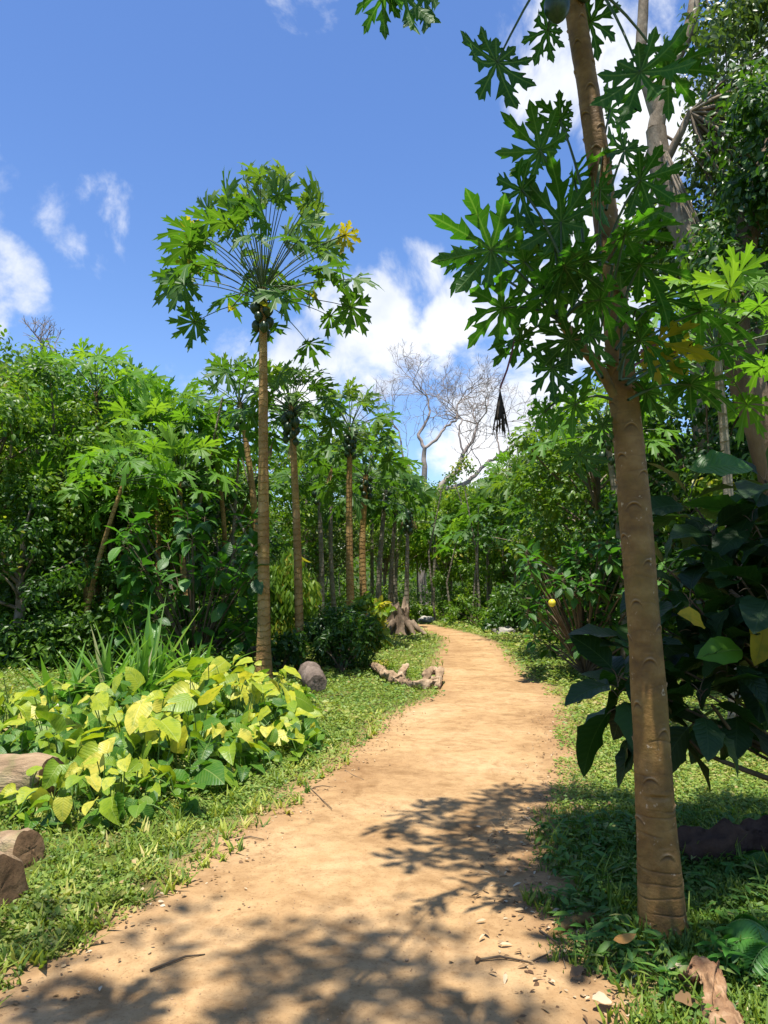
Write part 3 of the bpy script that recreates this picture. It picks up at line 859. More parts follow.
def leaf_at(px, py, Y, size, ang, tilt, origin=None, mi=0, tpl=None, rnd=None, LA=LA, PA=PA, sag=.03, away=1.0, oy=None, thick=.0075):
    """ang: where the tip points on the picture plane (deg); tilt 0 = blade lies level, 1 = hangs broadside"""
    c = np.array(tuple(P(px, py, Y)))
    a = math.radians(ang)
    tip = np.array([math.cos(a), (1 - tilt) * .5 * (1 if math.sin(a) > 0 else -.6), math.sin(a) * (.35 + .65 * tilt)])
    nr = UP * (1 - tilt * .75) + np.array([0, .9 * away, 0]) * tilt + RNG.normal(0, .1, 3)
    LA.leaves(tpl or PAP[int(RNG.integers(5))], [c], basis(tip[None], nr[None]), size, [RNG.random() if rnd is None else rnd], mi)
    if origin is not None:
        o = np.array(tuple(P(origin[0], origin[1], oy or 3.3)))
        PA.tube(pet_curve(o, c, sag), np.linspace(thick, thick * .6, 6), 6, 0, False)


O1 = (562, -50); O2 = (562, 322)
nl = [  # px, py, Y, size, ang, tilt, origin
    (497, 62, 3.15, .25, 250, .75, O1), (548, 30, 3.5, .18, 215, .7, O1), (590, 22, 3.7, .20, 320, .6, O1),
    (640, 72, 3.0, .27, 290, .62, (600, -10)), (668, 70, 3.3, .22, 350, .5, (600, -10)), (625, 150, 3.5, .20, 250, .8, (606, 210)),
    (491, 250, 3.1, .27, 140, .80, O2), (503, 308, 3.2, .24, 195, .55, O2), (561, 222, 3.3, .26, 120, .72, O2), (520, 340, 3.25, .17, 200, .45, O2),
    (552, 368, 3.2, .17, 235, .8, (590, 355)), (575, 405, 3.3, .18, 200, .45, (612, 400)), (545, 412, 3.35, .12, 230, .7, (575, 400)),
    (540, 150, 3.4, .22, 130, .75, (562, 200)), (522, 190, 3.3, .20, 215, .7, (562, 260)), (575, 180, 3.5, .20, 60, .5, (590, 300)),
    (585, 262, 3.05, .24, 200, .35, O2), (540, 290, 3.4, .24, 220, .5, O2), (600, 300, 3.1, .22, 300, .3, O2), (625, 235, 3.1, .24, 20, .3, (606, 330)),
    (645, 205, 3.5, .2, 40, .5, (610, 290)), (640, 265, 3.15, .24, 340, .3, (612, 340)), (660, 300, 3.4, .24, 10, .35, (616, 350)),
    (700, 312, 3.5, .24, 0, .25, (620, 360)), (590, 335, 3.15, .18, 250, .5, (600, 360)), (690, 385, 3.5, .22, 350, .3, (628, 400)),
    (655, 370, 3.6, .22, 330, .35, (626, 385)), (720, 345, 3.8, .2, 10, .3, (626, 385)), (560, 120, 3.6, .17, 170, .6, (585, 200)),
    (610, 110, 3.7, .17, 60, .6, (595, 200)), (640, 180, 3.2, .2, 320, .6, (606, 250)), (470, 262, 3.35, .16, 190, .5, O2), (600, 190, 3.2, .2, 240, .4, (600, 280)),
    (570, 340, 3.1, .16, 180, .4, O2), (640, 340, 3.15, .17, 320, .5, (618, 370)),
    (575, 262, 3.6, .24, 100, .5, O2), (612, 262, 3.55, .24, 60, .5, O2), (555, 250, 3.5, .22, 160, .45, O2), (590, 300, 3.6, .24, 30, .4, O2), (525, 262, 3.5, .2, 170, .5, O2),
]
for q in nl: leaf_at(*q)
for i in range(11):
    qx = RNG.uniform(555, 655); qy = RNG.uniform(205, 400)
    if qx > 640 and qy < 250: continue
    leaf_at(qx, qy, RNG.uniform(2.95, 3.9), RNG.uniform(.15, .24), RNG.uniform(0, 360), RNG.uniform(.2, .6), (610 + RNG.uniform(-8, 8), RNG.uniform(250, 400)) if i % 3 == 0 else O2 if qx < 620 else (620, 380))
# papaya crown above the frame: gives the dappled shade on the path
crown_top = cpts[-1] + Vector((-.03, 0, .25))
papaya_crown(LA, PA, crown_top + Vector((0, 0, .35)), 84, 1.0, .27, elo=2, ehi=80, fine=True, thick=.010,
             clear=lambda e: e[2] < EYE + .95 * e[1])
papaya_crown(LA, PA, cpts[-1] + Vector((.85, -.75, 1.1)), 110, 1.25, .30, elo=0, ehi=75, fine=True, thick=.010,  # second crown added out of view to shade the trunk and right verge
             clear=lambda e: e[2] < EYE + .95 * e[1])
br3 = Acc(); br3.tube([cpts[-1], cpts[-1] + Vector((-.03, 0, .35)), crown_top + Vector((0, 0, .36))], [.05, .045, .035], 10); br3.build('trunk_top', 'bark_papaya_near', near)
shade_branch = Acc(); shade_branch.tube([cpts[-2], cpts[-2] + Vector((.35, -.12, .25)), cpts[-1] + Vector((.7, -.6, .3)), cpts[-1] + Vector((.85, -.75, 1.15))], [.04, .04, .035, .03], 10)  # unseen branch added to carry that shading crown
shade_branch.build('branch', 'bark_papaya_near', near)
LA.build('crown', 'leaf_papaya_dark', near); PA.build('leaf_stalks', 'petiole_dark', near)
YA = Acc(); YP_ = Acc()
leaf_at(655, 345, 3.45, .21, 15, .6, (626, 372), LA=YA, PA=YP_, rnd=.3)
leaf_at(675, 352, 3.7, .15, 330, .5, (626, 372), LA=YA, PA=YP_, rnd=.1)
yl = YA.build('leaf', 'leaf_yellow', near); yl['label'] = 'yellowing papaya leaf with a brown midrib'
YP_.build('leaf_stalk', 'petiole_purple', yl).location = -near.location
for k_, (a_, b_, s_, an) in enumerate([(580, 455, .15, 262), (603, 425, .13, 275)]):
    YA = Acc(); YP_ = Acc()
    leaf_at(a_, b_, 3.5, s_, an, .95, (a_ + 22, b_ - 30), LA=YA, PA=PA, rnd=.0)
    o = YA.build('leaf', 'leaf_papaya', near); o['label'] = 'limp olive green papaya leaf hanging beside the trunk'
DA = Acc()
p0 = P(514, 338, 3.25); p1 = P(512, 352, 3.2); p2 = P(507, 370, 3.2); p3 = P(500, 388, 3.2)
DA.tube([p0, p1, p2, p3], .0045, 6, 1, False)
DA.leaves(WITH[1], [tuple(p3)], basis(np.array([[1., .2, 0]]), UP[None]), .20, [.3], 0)
DA.leaves(WITH[2], [tuple(p3)], basis(np.array([[-.3, 1., 0]]), UP[None]), .19, [.6], 0)
o = DA.build('dead_leaf', ['leaf_dead_dark', 'petiole_purple'], near); o['label'] = 'withered brown leaf hanging folded from its purple stalk'
add_fruit(near, P(557, 8, 3.33), .062); add_fruit(near, P(585, -12, 3.5), .06); add_fruit(near, P(552, -25, 3.4), .06)

# second papaya, just behind the photographer's left: its leaves reach the top edge and shade the foot of the picture
ob = Vector((-1.25, .35, 0)); ot = Vector((-.7, 1.0, 5.2))
over = papaya_tree('papaya_tree', 'papaya leaf tips poking in at the top edge left of the near trunk', ob, ot, .1, .05, 16, .95, .34, 5, leaf='leaf_papaya_dark', elo=8, group=None)
XA = Acc(); XP = Acc()
leaf_at(405, -8, 3.0, .22, 245, .6, None, LA=XA, PA=XP); leaf_at(425, -10, 3.1, .2, 300, .6, None, LA=XA, PA=XP); leaf_at(385, -5, 2.9, .17, 200, .6, None, LA=XA, PA=XP)
for q in ((405, -8, 3.0), (425, -10, 3.1), (385, -5, 2.9)):
    XP.tube(pet_curve(ot + Vector((RNG.normal(0, .12), 0, RNG.normal(0, .1))), P(*q), .05), .0055, 5, 0, False)
XA.build('leaf', 'leaf_papaya_dark', over); XP.build('leaf_stalk', 'petiole_dark', over)

broad_tree('leafy_tree', 'high leafy tree behind the viewpoint whose shade crosses the foot of the path', Vector((-2.6, -2.4, 0)), 11.0, 2.1, nclump=85, per=160, size=.15,
           low=.62, lean=(2.2, 1.62), group=None, tr=.2, clump=.26)
# ------------------------------------------------------------------ papayas of the grove
GR = 'papaya trees in the grove'
A1b = Vector((*P(264, 672, 11.8)[:2], 0)); A1t = P(263, 288, 11.8)
t1 = papaya_tree('papaya_tree', 'tallest papaya on the left, slim bare trunk and wide crown against blue sky', A1b, A1t, .105, .060, 56, 1.36, .54, 12, dead=0, group=GR, elo=-4, fr=.085, tilt=.8, seg=14, inner=1.25, epow=1.2)
for (a_, b_, an, mt, sz, tp) in ((196, 233, 200, 'leaf_yellow', .33, 0), (190, 262, 235, 'leaf_yellow', .25, 1), (318, 300, 290, 'leaf_yellow', .42, 2), (228, 312, 250, 'leaf_yellow', .42, 2), (271, 310, 275, 'leaf_yellow', .40, 2), (345, 235, 330, 'leaf_yellow', .3, 0)):
    Y_ = Acc(); Z_ = Acc()
    leaf_at(a_, b_, 11.7, sz * 1.1, an, .7, (263, 288), LA=Y_, PA=PA, oy=11.8, tpl=(WITH[1] if tp == 2 else PAP[1]), rnd=.35, thick=.010)
    Z_.tube(pet_curve(A1t, P(a_, b_, 11.7), .12), .012, 5, 0, False)
    yo = Y_.build('leaf', mt, t1); yo['label'] = 'yellowed old leaf at the rim of the crown'
    zo = Z_.build('leaf_stalk', 'petiole_dark', None, loc=t1.location); zo.location = (0, 0, 0); zo.parent = yo

def pap(label, bx, by, Y, tx, ty, r0, r1, **k):
    return papaya_tree('papaya_tree', label, Vector((*P(bx, by, Y)[:2], 0)), P(tx, ty, Y), r0, r1, **k)

pap('slimmer papaya just right of the tallest one, yellow streaked foot, crown half hidden', 300, 668, 13, 291, 405, .095, .06, n=30, plen=.75, lsize=.40, fruits=14, elo=-15, fr=.075, dead=2, bend=(-.10, 0))
pap('leaning papaya whose dark crown shows left of the tallest trunk', 262, 640, 16, 240, 402, .11, .06, n=30, plen=.95, lsize=.5, fruits=9, leaf='leaf_papaya', elo=-8, fr=.07, bend=(.12, 0), dead=1)
pap('papaya with a column of dark fruit and pale ringed trunk above the round shrub', 352, 625, 17, 350, 428, .115, .07, n=34, plen=.9, lsize=.46, fruits=22, elo=-18, fr=.07, dead=1)
pap('thick brown papaya trunk directly right of the pale ringed one', 367, 628, 19, 366, 475, .12, .08, n=28, plen=1.05, lsize=.55, fruits=10, elo=-12, fr=.07)
pap('slender grey papaya standing behind the stump, topped by a dark fruit cone', 406, 618, 24, 408, 508, .11, .05, n=10, plen=.45, lsize=.3, fruits=20, elo=-30, fr=.09, bark='bark_grey', dead=5)
pap('thin grey trunk leaning slightly between the brown papaya and the stump', 378, 612, 26, 386, 490, .13, .08, n=26, plen=1.2, lsize=.6, fruits=8, bark='bark_grey', fr=.08)
pap('thin grey papaya second to the left of the fruit cone papaya', 390, 612, 27, 397, 500, .12, .07, n=24, plen=1.1, lsize=.6, fruits=8, bark='bark_grey', fr=.08)
pap('pale thin papaya leaning against the dark gap left of the fruit cone papaya', 396, 610, 30, 403, 520, .13, .07, n=20, plen=1.2, lsize=.6, fruits=6, bark='bark_grey', fr=.08)
pap('slim grey papaya in shade between the yellow footed papaya and the ringed one', 322, 622, 22, 318, 480, .10, .06, n=24, plen=1.1, lsize=.55, fruits=8, bark='bark_grey', fr=.08)
pap('thin papaya close behind the ringed one on its left', 336, 618, 24, 333, 470, .10, .06, n=24, plen=1.1, lsize=.55, fruits=8, bark='bark_grey', fr=.08)
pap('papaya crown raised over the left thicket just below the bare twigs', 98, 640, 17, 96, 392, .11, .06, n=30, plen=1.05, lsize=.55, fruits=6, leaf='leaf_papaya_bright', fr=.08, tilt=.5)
pap('papaya with dark fruit against pale cloud left of the leaning papaya', 172, 640, 17, 174, 425, .11, .06, n=32, plen=1.0, lsize=.52, fruits=12, leaf='leaf_papaya_bright', fr=.08, tilt=.5)
pap('crooked pale papaya stem slanting right in the left thicket', 78, 640, 13.5, 126, 475, .06, .04, n=22, plen=.8, lsize=.45, fruits=0, leaf='leaf_papaya_bright', bark='bark_papaya', tilt=.4)
pap('bright low papaya in the thicket below the dark fruited one', 200, 640, 15, 180, 480, .08, .05, n=26, plen=.95, lsize=.5, fruits=4, leaf='leaf_papaya_bright', fr=.07, tilt=.4)
pap('small papaya crown at the left thicket top between two taller crowns', 140, 640, 18, 138, 440, .09, .05, n=24, plen=1.0, lsize=.5, fruits=4, leaf='leaf_papaya_bright', fr=.07, tilt=.4)
for q_, (bx_, Y_, tx_, ty_, lb_) in enumerate([
    (30, 17, 40, 452, 'lime papaya crown in the left thicket below the small leafless top'), (60, 18, 62, 402, 'papaya crown high in the left thicket between leafless top and raised crown'),
    (125, 19, 128, 412, 'papaya crown directly right of the raised one over the left thicket'), (160, 16, 158, 452, 'papaya crown just above the big leaved shrub on its left side'),
    (215, 17, 214, 450, 'papaya crown just left of the leaning papaya stem'), (88, 15, 84, 500, 'low spread papaya crown left of the slanting pale stem'), (228, 21, 228, 486, 'shaded papaya crown above the right end of the big leaved shrub')]):
    pap(lb_, bx_, 630, Y_, tx_, ty_, .08, .05, n=28, plen=1.15, lsize=.56, fruits=4, leaf='leaf_papaya_bright', fr=.07, tilt=.5)
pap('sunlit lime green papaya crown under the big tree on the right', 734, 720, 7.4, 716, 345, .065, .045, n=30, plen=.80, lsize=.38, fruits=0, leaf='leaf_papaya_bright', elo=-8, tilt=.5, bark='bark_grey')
pap('mottled papaya trunk half hidden left of the near trunk', 625, 660, 12, 606, 430, .08, .05, n=26, plen=.8, lsize=.42, fruits=6, leaf='leaf_papaya_bright', elo=-10, tilt=.5, bark='bark_grey')
pap('pale slender papaya at the far right verge before the dark wood', 548, 628, 24, 541, 520, .11, .06, n=24, plen=1.1, lsize=.6, fruits=5, fr=.08, bark='bark_grey')
pap('papaya in the far wood left of the path bend', 432, 612, 33, 434, 520, .1, .06, n=24, plen=1.3, lsize=.7, fruits=4, fr=.08, bark='bark_grey')
pap('far papaya with spreading crown right of the bare tree', 500, 620, 27, 503, 520, .1, .06, n=26, plen=1.3, lsize=.7, fruits=4, fr=.08, bark='bark_grey')

for q_, (bx_, Y_, tx_, ty_, lb_) in enumerate([
    (470, 34, 468, 522, 'low papaya crown directly right of the bare tree trunk'), (488, 29, 484, 535, 'papaya with lowest crown in the wood right of the path bend'),
    (516, 26, 520, 500, 'papaya of the far right wood nearest the rock'), (530, 31, 530, 492, 'tall thin papaya above the dark bush on the right verge'),
    (560, 23, 566, 498, 'papaya crown above the yellow fruited shrub'), (580, 25, 585, 462, 'papaya crown against the deep green tree left of the near trunk'),
    (446, 38, 447, 540, 'small far papaya under the bare tree limbs'), (508, 36, 512, 478, 'highest crown of the papaya row right of the bare tree'),
    (350, 27, 346, 500, 'papaya in shade behind the ringed trunk'), (372, 31, 371, 455, 'tall papaya crown behind the brown trunk'), (300, 26, 306, 470, 'papaya crown glimpsed between the two front trunks and the grey one')]):
    pap(lb_, bx_, 612, Y_, tx_, ty_, .10, .06, n=26, plen=1.25, lsize=.68, fruits=5, fr=.08, bark='bark_grey', leaf=('leaf_papaya_bright' if q_ % 2 else 'leaf_papaya'), tilt=.6)

# ------------------------------------------------------------------ the bare tree
bt = thing('bare_tree', 'leafless tree spreading fine twigs against white cloud above the far wood', 'tree', Vector((*P(424, 606, 46)[:2], 0)))
BA = Acc()
BY = 46


def twig(A, p, d, ln, r, depth, flat=.25):
    pts = [p]; q = p.copy(); dd = nrmz(d)
    n = 4
    for i in range(n):
        dd = nrmz(dd + RNG.normal(0, .22, 3) + np.array([0, 0, .04]))
        q = q + dd * ln / n; pts.append(q)
    A.tube(pts, np.linspace(r, r * .72, n + 1), 5 if r > .03 else 3, 0, False)
    if depth <= 0: return
    kids = 2 if RNG.random() < .55 else 3
    for i in range(kids):
        nd = nrmz(dd + RNG.normal(0, .55, 3) * np.array([1, .8, .5]) + np.array([0, 0, .05]))
        twig(A, q, nd, ln * RNG.uniform(.66, .88), r * .72, depth - 1)
    if RNG.random() < .6:
        nd = nrmz(dd + RNG.normal(0, .8, 3)); twig(A, pts[2], nd, ln * .6, r * .4, depth - 2 if depth > 1 else 0)


limbs_px = [
    ([(424, 606), (422, 560), (425, 510), (424, 470), (424, 449)], .30, .13, 0, None),
    ([(424, 449), (418, 436), (424, 425), (431, 412), (428, 398)], .12, .05, 5, (-.9, 0, .7)),
    ([(424, 449), (438, 438), (446, 426), (458, 420), (456, 405)], .11, .05, 5, (.5, 0, .9)),
    ([(423, 560), (432, 520), (441, 486), (458, 470), (463, 452), (474, 440), (477, 424)], .24, .07, 5, (.2, 0, .9)),
    ([(463, 452), (458, 435), (463, 418)], .07, .045, 5, (-.6, 0, .8)),
    ([(441, 490), (462, 486), (474, 476), (486, 463), (500, 456), (512, 446)], .17, .06, 5, (1, 0, .35)),
    ([(500, 456), (498, 440), (495, 428)], .06, .04, 4, (.6, 0, .8)),
    ([(424, 520), (412, 475), (403, 455), (399, 430)], .11, .045, 4, (-.9, 0, .7)),
]
for pl, ra, rb, dep, dr in limbs_px:
    pts = [np.array(tuple(P(x, y, BY + (i * .35 if ra < .3 else 0)))) for i, (x, y) in enumerate(pl)]
    if pl[0][1] > 600: pts[0][2] = -.1
    n = len(pts) * 3
    f = np.linspace(0, len(pts) - 1, n); arr = np.array(pts)
    sm = np.stack([np.interp(f, np.arange(len(pts)), arr[:, k]) for k in range(3)], -1) + RNG.normal(0, .04, (n, 3))
    BA.tube(sm, np.linspace(ra, rb, n), 7, 0, False)
    if dr:
        for q in range(3):
            twig(BA, sm[-1], np.array(dr) + RNG.normal(0, .5, 3) * np.array([1, .8, .25]), 1.25, rb * .72, dep)
        twig(BA, sm[n // 2], np.array([RNG.normal(0, .6), RNG.normal(0, .4), .8]), 1.2, rb * .6, dep - 1)
BA.build('trunk', 'bark_bare', bt)
# ferns and vine growing along its lower limbs
VA = Acc()
cs = [P(x, y, 46) for x, y in ((441, 490), (450, 478), (458, 468), (466, 462), (424, 490), (423, 520), (430, 505), (470, 470), (404, 470))]
clump_leaves(VA, DIAMOND, [tuple(c) for c in cs], .5, 60, .28, .25)
VA.build('climbing_leaves', 'leaf_tree', bt)
# small leafless top above the left thicket
bt2 = thing('bare_tree', 'small leafless tree top poking above the left thicket', 'tree', Vector((*P(44, 600, 30)[:2], 0)))
B2 = Acc(); B2.tube([Vector((*P(44, 600, 30)[:2], -.1)), P(46, 470, 30), P(44, 375, 30), P(41, 356, 30)], [.16, .12, .07, .045], 7)
for q in range(5):
    twig(B2, np.array(tuple(P(43, 362 - q * 2, 30))), np.array([RNG.normal(0, .6), RNG.normal(0, .5), .7]), .6, .03, 3)
B2.build('trunk', 'bark_bare', bt2)

# ------------------------------------------------------------------ leafy trees: left thicket, right side, middle
def bt_(label, px, Y, ytop, rad, **k):
    base = Vector((*P(px, 600, Y)[:2], 0)); top = P(px, ytop, Y)
    return broad_tree('leafy_tree', label, base, top.z, rad, **k)


GL = 'trees of the left thicket'
bt_('dense small leaved tree at the left edge of the thicket', -20, 14.5, 345, 2.3, nclump=80, per=150, size=.13, low=.08, group=GL, tpl=OVAL, leaf='leaf_tree')
bt_('bushy tree with pale flecked leaves second from the left edge', 48, 15.5, 372, 1.7, nclump=60, per=150, size=.12, low=.1, group=GL, leaf='leaf_tree', tpl=OVAL)
bt_('yellow green tree in the middle of the left thicket', 118, 16.5, 430, 1.7, nclump=60, per=120, size=.13, low=.1, group=GL, leaf='leaf_tree_yellowgreen')
bt_('dark leaved tree behind the big leaved shrub on the left', 200, 18, 455, 1.8, nclump=60, per=110, size=.15, low=.1, group=GL, leaf='leaf_tree_deep')
bt_('dark low tree in shade at the foot of the left thicket', 20, 13.5, 500, 1.4, nclump=50, per=110, size=.13, low=.02, group=GL, leaf='leaf_tree_deep')
bt_('tall tree rising behind the left edge of the thicket', 5, 22, 352, 3.2, nclump=80, per=110, size=.2, low=.2, group=GL, leaf='leaf_tree')
bt_('broad green tree behind the two papaya crowns on the left', 150, 24, 420, 3.2, nclump=80, per=110, size=.2, low=.15, group=GL, leaf='leaf_tree_yellowgreen')
bt_('green tree behind the tallest papaya trunk', 250, 24, 455, 2.8, nclump=70, per=110, size=.2, low=.1, group=GL, leaf='leaf_tree')
bt_('grey green tree between the tallest papaya and the ringed one', 318, 30, 445, 2.8, nclump=70, per=110, size=.22, low=.1, group='trees of the far wood', leaf='leaf_tree_olive')

GM = 'trees of the far wood'
bt_('lime green tree left of the bare tree trunk in the far wood', 385, 38, 475, 3.2, nclump=70, per=110, size=.28, low=.35, group=GM, leaf='leaf_tree_yellowgreen')
bt_('spreading yellow green tree under the bare tree limbs', 450, 40, 497, 3.4, nclump=70, per=110, size=.28, low=.28, group=GM, leaf='leaf_tree_yellowgreen', squash=.5)
bt_('flat topped green tree right of the bare tree in the far wood', 505, 34, 486, 3.2, nclump=70, per=120, size=.25, low=.3, group=GM, leaf='leaf_tree', squash=.5)
bt_('bright bush at the bend where the path leaves the wood', 462, 30, 566, 1.3, nclump=30, per=110, size=.17, low=.02, group=GM, leaf='leaf_tree', tr=.05)
bt_('green tree over the far right verge of the path', 545, 27, 488, 2.8, nclump=70, per=120, size=.2, low=.22, group=GM, leaf='leaf_tree')

GRR = 'trees of the right side'
bt_('round topped pale green tree against the sky right of the bare tree', 548, 30, 432, 2.4, nclump=60, per=140, size=.18, low=.2, group=GRR, leaf='leaf_tree_olive')
bt_('deep green tree behind the yellow fruited shrub', 592, 19, 470, 2.2, nclump=70, per=130, size=.16, low=.05, group=GRR, leaf='leaf_tree_deep')
bt_('bright leaved tree between the near trunk and the round topped tree', 600, 15, 395, 1.7, nclump=60, per=150, size=.13, low=.25, group=GRR, leaf='leaf_tree', tpl=OVAL)
bt_('dense tree filling the gap behind the lime papaya', 690, 13, 400, 2.0, nclump=80, per=150, size=.13, low=.05, group=GRR, leaf='leaf_tree_deep', tpl=OVAL)
bt_('green tree at the right edge behind the breadfruit shrub', 770, 11, 430, 1.6, nclump=60, per=150, size=.13, low=.05, group=GRR, leaf='leaf_tree', tpl=OVAL)
bt_('small leaved tree behind the near trunk under the dark leaves', 640, 21, 380, 2.6, nclump=80, per=140, size=.17, low=.1, group=GRR, leaf='leaf_tree')

# the tall old trees on the right
def old_tree(label, limbs, clumps, leafm, per, size, rad, Y):
    root = thing('old_tree', label, 'tree', Vector((*P(limbs[0][0][0][0], 600, limbs[0][0][0][2])[:2], 0)), 'tall old trees on the right')
    A = Acc()
    for pl, ra, rb in limbs:
        arr = np.array([tuple(P(*q)) for q in pl]); n = len(pl) * 5
        if pl[0][1] >= 700: arr[0][2] = -.1
        f = np.linspace(0, len(pl) - 1, n)
        sm = np.stack([np.interp(f, np.arange(len(pl)), arr[:, k]) for k in range(3)], -1)
        sm[1:-1] = (sm[:-2] + 2 * sm[1:-1] + sm[2:]) / 4; sm[1:-1] = (sm[:-2] + 2 * sm[1:-1] + sm[2:]) / 4
        A.tube(sm, np.linspace(ra, rb, n), 14, 0, True, jit=.10)
    cc = np.array([tuple(P(*q)) for q in clumps])
    tips = np.array([tuple(P(*l[0][-1])) for l in limbs])
    for c in cc[::2]:
        tt = tips[np.argmin(np.linalg.norm(tips - c, axis=1))]
        limb(A, tt, c, .028, .008, .08, 5, 4)
    A.build('trunk', 'bark_brown' if Y < 10 else 'bark_tree', root)
    C = Acc()
    clump_leaves(C, OVAL, cc, rad * RNG.uniform(.7, 1.35, len(cc)), per, size, 0, .95, .35, droop=.7)
    C.build('crown', leafm, root)
    return root


def blob(x0, x1, y0, y1, Y0, Y1, n):
    return [(RNG.uniform(x0, x1), RNG.uniform(y0, y1), RNG.uniform(Y0, Y1)) for _ in range(n)]


old_tree('tall pale trunked tree forking near the sky behind the near papaya', [
    ([(716, 720, 12.5), (712, 470, 12.5), (702, 320, 12.5), (688, 240, 12.5), (662, 180, 12.5), (656, 130, 12.5)], .30, .17),
    ([(656, 130, 12.5), (664, 80, 12.5), (690, 30, 12.5), (700, -30, 12.6)], .15, .09),
    ([(658, 120, 12.5), (640, 60, 12.5), (644, 0, 12.5), (640, -60, 12.6)], .12, .07),
    ([(664, 165, 12.5), (682, 130, 12.3), (690, 112, 12.3)], .08, .05),
], blob(708, 860, -60, 120, 11.2, 14, 46) + blob(694, 860, 150, 330, 11.4, 14, 60) + blob(705, 860, 100, 200, 11.4, 14, 34) + blob(620, 700, 210, 330, 13, 14.5, 14)
    + blob(700, 1100, -400, 100, 12, 16, 45), 'leaf_tree_olive', 210, .13, .62, 12.5)
old_tree('heavy curved brown trunk leaning left at the right edge', [
    ([(800, 720, 9), (790, 520, 9), (768, 440, 9), (745, 380, 9), (732, 330, 9), (738, 270, 9.2), (760, 180, 9.6), (800, 80, 10)], .26, .13),
    ([(745, 380, 9), (762, 330, 9.2), (800, 260, 9.4)], .12, .07),
], blob(752, 900, 330, 470, 9.5, 11, 16) + blob(700, 800, 320, 480, 10.5, 12, 26) + blob(760, 1000, 60, 300, 8.6, 11.5, 40) + blob(722, 800, 90, 310, 8.7, 9.4, 16), 'leaf_tree_deep', 170, .12, .5, 9)

# ------------------------------------------------------------------ shrubs
tips = [P(x, y, Yv) for x, y, Yv in ((618, 676, 3.9), (640, 650, 4.0), (660, 700, 4.1), (700, 690, 3.85), (725, 640, 3.9), (690, 600, 4.1), (668, 570, 4.3), (738, 575, 4.0), (712, 530, 4.3), (752, 520, 4.2), (690, 500, 4.6),
                                     (765, 480, 4.3), (760, 640, 4.1), (735, 690, 4.2), (640, 700, 4.2), (785, 560, 4.1), (790, 660, 4.0), (720, 600, 4.5), (650, 620, 4.5), (768, 590, 3.9), (780, 520, 4.2), (745, 610, 4.3))]
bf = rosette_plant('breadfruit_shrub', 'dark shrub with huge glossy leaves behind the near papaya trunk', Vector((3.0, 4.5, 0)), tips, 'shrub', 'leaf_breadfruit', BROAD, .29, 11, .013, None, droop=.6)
for (x0, y0, x1, y1, Yv, mt, lb) in ((764, 612, 768, 656, 3.75, 'leaf_yellow', 'yellow leaf hanging at the right edge'), (704, 626, 692, 610, 3.7, 'leaf_yellow', 'orange yellow leaf edge in the shade'), (742, 650, 712, 648, 3.8, 'leaf_papaya_bright', 'leaf coloured bright green as if sunlit'), (690, 470, 745, 455, 4.0, 'leaf_shrub', None)):  # the sunlit leaf has its light in a brighter leaf colour
    Y_ = Acc(); a = np.array(tuple(P(x0, y0, Yv))); b = np.array(tuple(P(x1, y1, Yv - .1)))
    Y_.leaves(BROAD, [a], basis((b - a)[None], np.array([[.3, -.7, .6]])), np.linalg.norm(b - a) * 1.1, [.6], 0)
    o = Y_.build('leaf', mt, bf)
    if lb: o['label'] = lb
S_ = Acc()
for pl in ([(800, 790, 4.3), (745, 770, 4.1), (700, 752, 4.0), (690, 740, 4.0)], [(800, 772, 4.4), (760, 745, 4.2), (730, 730, 4.1), (712, 705, 4.0)], [(800, 640, 4.2), (765, 620, 4.1), (730, 590, 4.1)]):
    S_.tube([P(*q) for q in pl], [.017, .014, .011, .008][:len(pl)], 8, 0)
S_.build('branch', 'stem_brown', bf)

tl = [P(RNG.uniform(122, 258), RNG.uniform(512, 640), RNG.uniform(11.8, 13.4)) for _ in range(64)]
rosette_plant('large_leaved_shrub', 'big leaved dark green shrub left of the tallest papaya trunk', Vector((*P(196, 640, 12.6)[:2], 0)), tl, 'shrub', 'leaf_shrub', SHRUBLEAF, .30, 10, .016, None, droop=.6)
tl = [P(RNG.uniform(522, 660), RNG.uniform(540, 650), RNG.uniform(11, 13.2)) for _ in range(70)]
fs = rosette_plant('fruiting_shrub', 'glossy shrub with one yellow fruit on the right verge', Vector((*P(585, 660, 12.3)[:2], 0)), tl, 'shrub', 'leaf_shrub', OVAL, .21, 14, .022, None, droop=.6)
add_fruit(fs, P(552, 603, 10.9), .055, 'round')

# round dark shrub, with a paler leafy sprig at its right top
rs = thing('round_shrub', 'round dark shrub beside the yellow footed papaya', 'shrub', Vector((*P(342, 660, 12.8)[:2], 0)))
C = Acc(); cc = []
while len(cc) < 60:
    x, y = RNG.uniform(-1, 1, 2)
    if x * x + y * y > 1: continue
    cc.append(tuple(P(340 + 40 * x, 635 + 27 * y, 13.2 + RNG.uniform(-.6, .6))))
clump_leaves(C, LANCE, cc, .17, 70, .11, 0, 1.0)
C.build('leaves', 'leaf_tree_deep', rs)
S_ = Acc()
for c in cc[::4]: limb(S_, rs.location, c, .02, .006, .1, 5, 4)
S_.build('stems', 'stem_brown', rs)
rs2 = thing('leafy_sprig', 'pale sunlit leafy plant rising right behind the round dark shrub', 'plant', Vector((*P(366, 655, 13.6)[:2], 0)))
C = Acc(); cc = [tuple(P(RNG.uniform(350, 384), RNG.uniform(598, 650), 13.6 + RNG.uniform(-.3, .4))) for _ in range(26)]
clump_leaves(C, OVAL, cc, .16, 34, .15, .35, 1.0)
C.build('leaves', 'leaf_tree', rs2)
S_ = Acc()
for c in cc[::3]: limb(S_, rs2.location, c, .015, .005, .1, 5, 4)
S_.build('stems', 'stem_green', rs2)
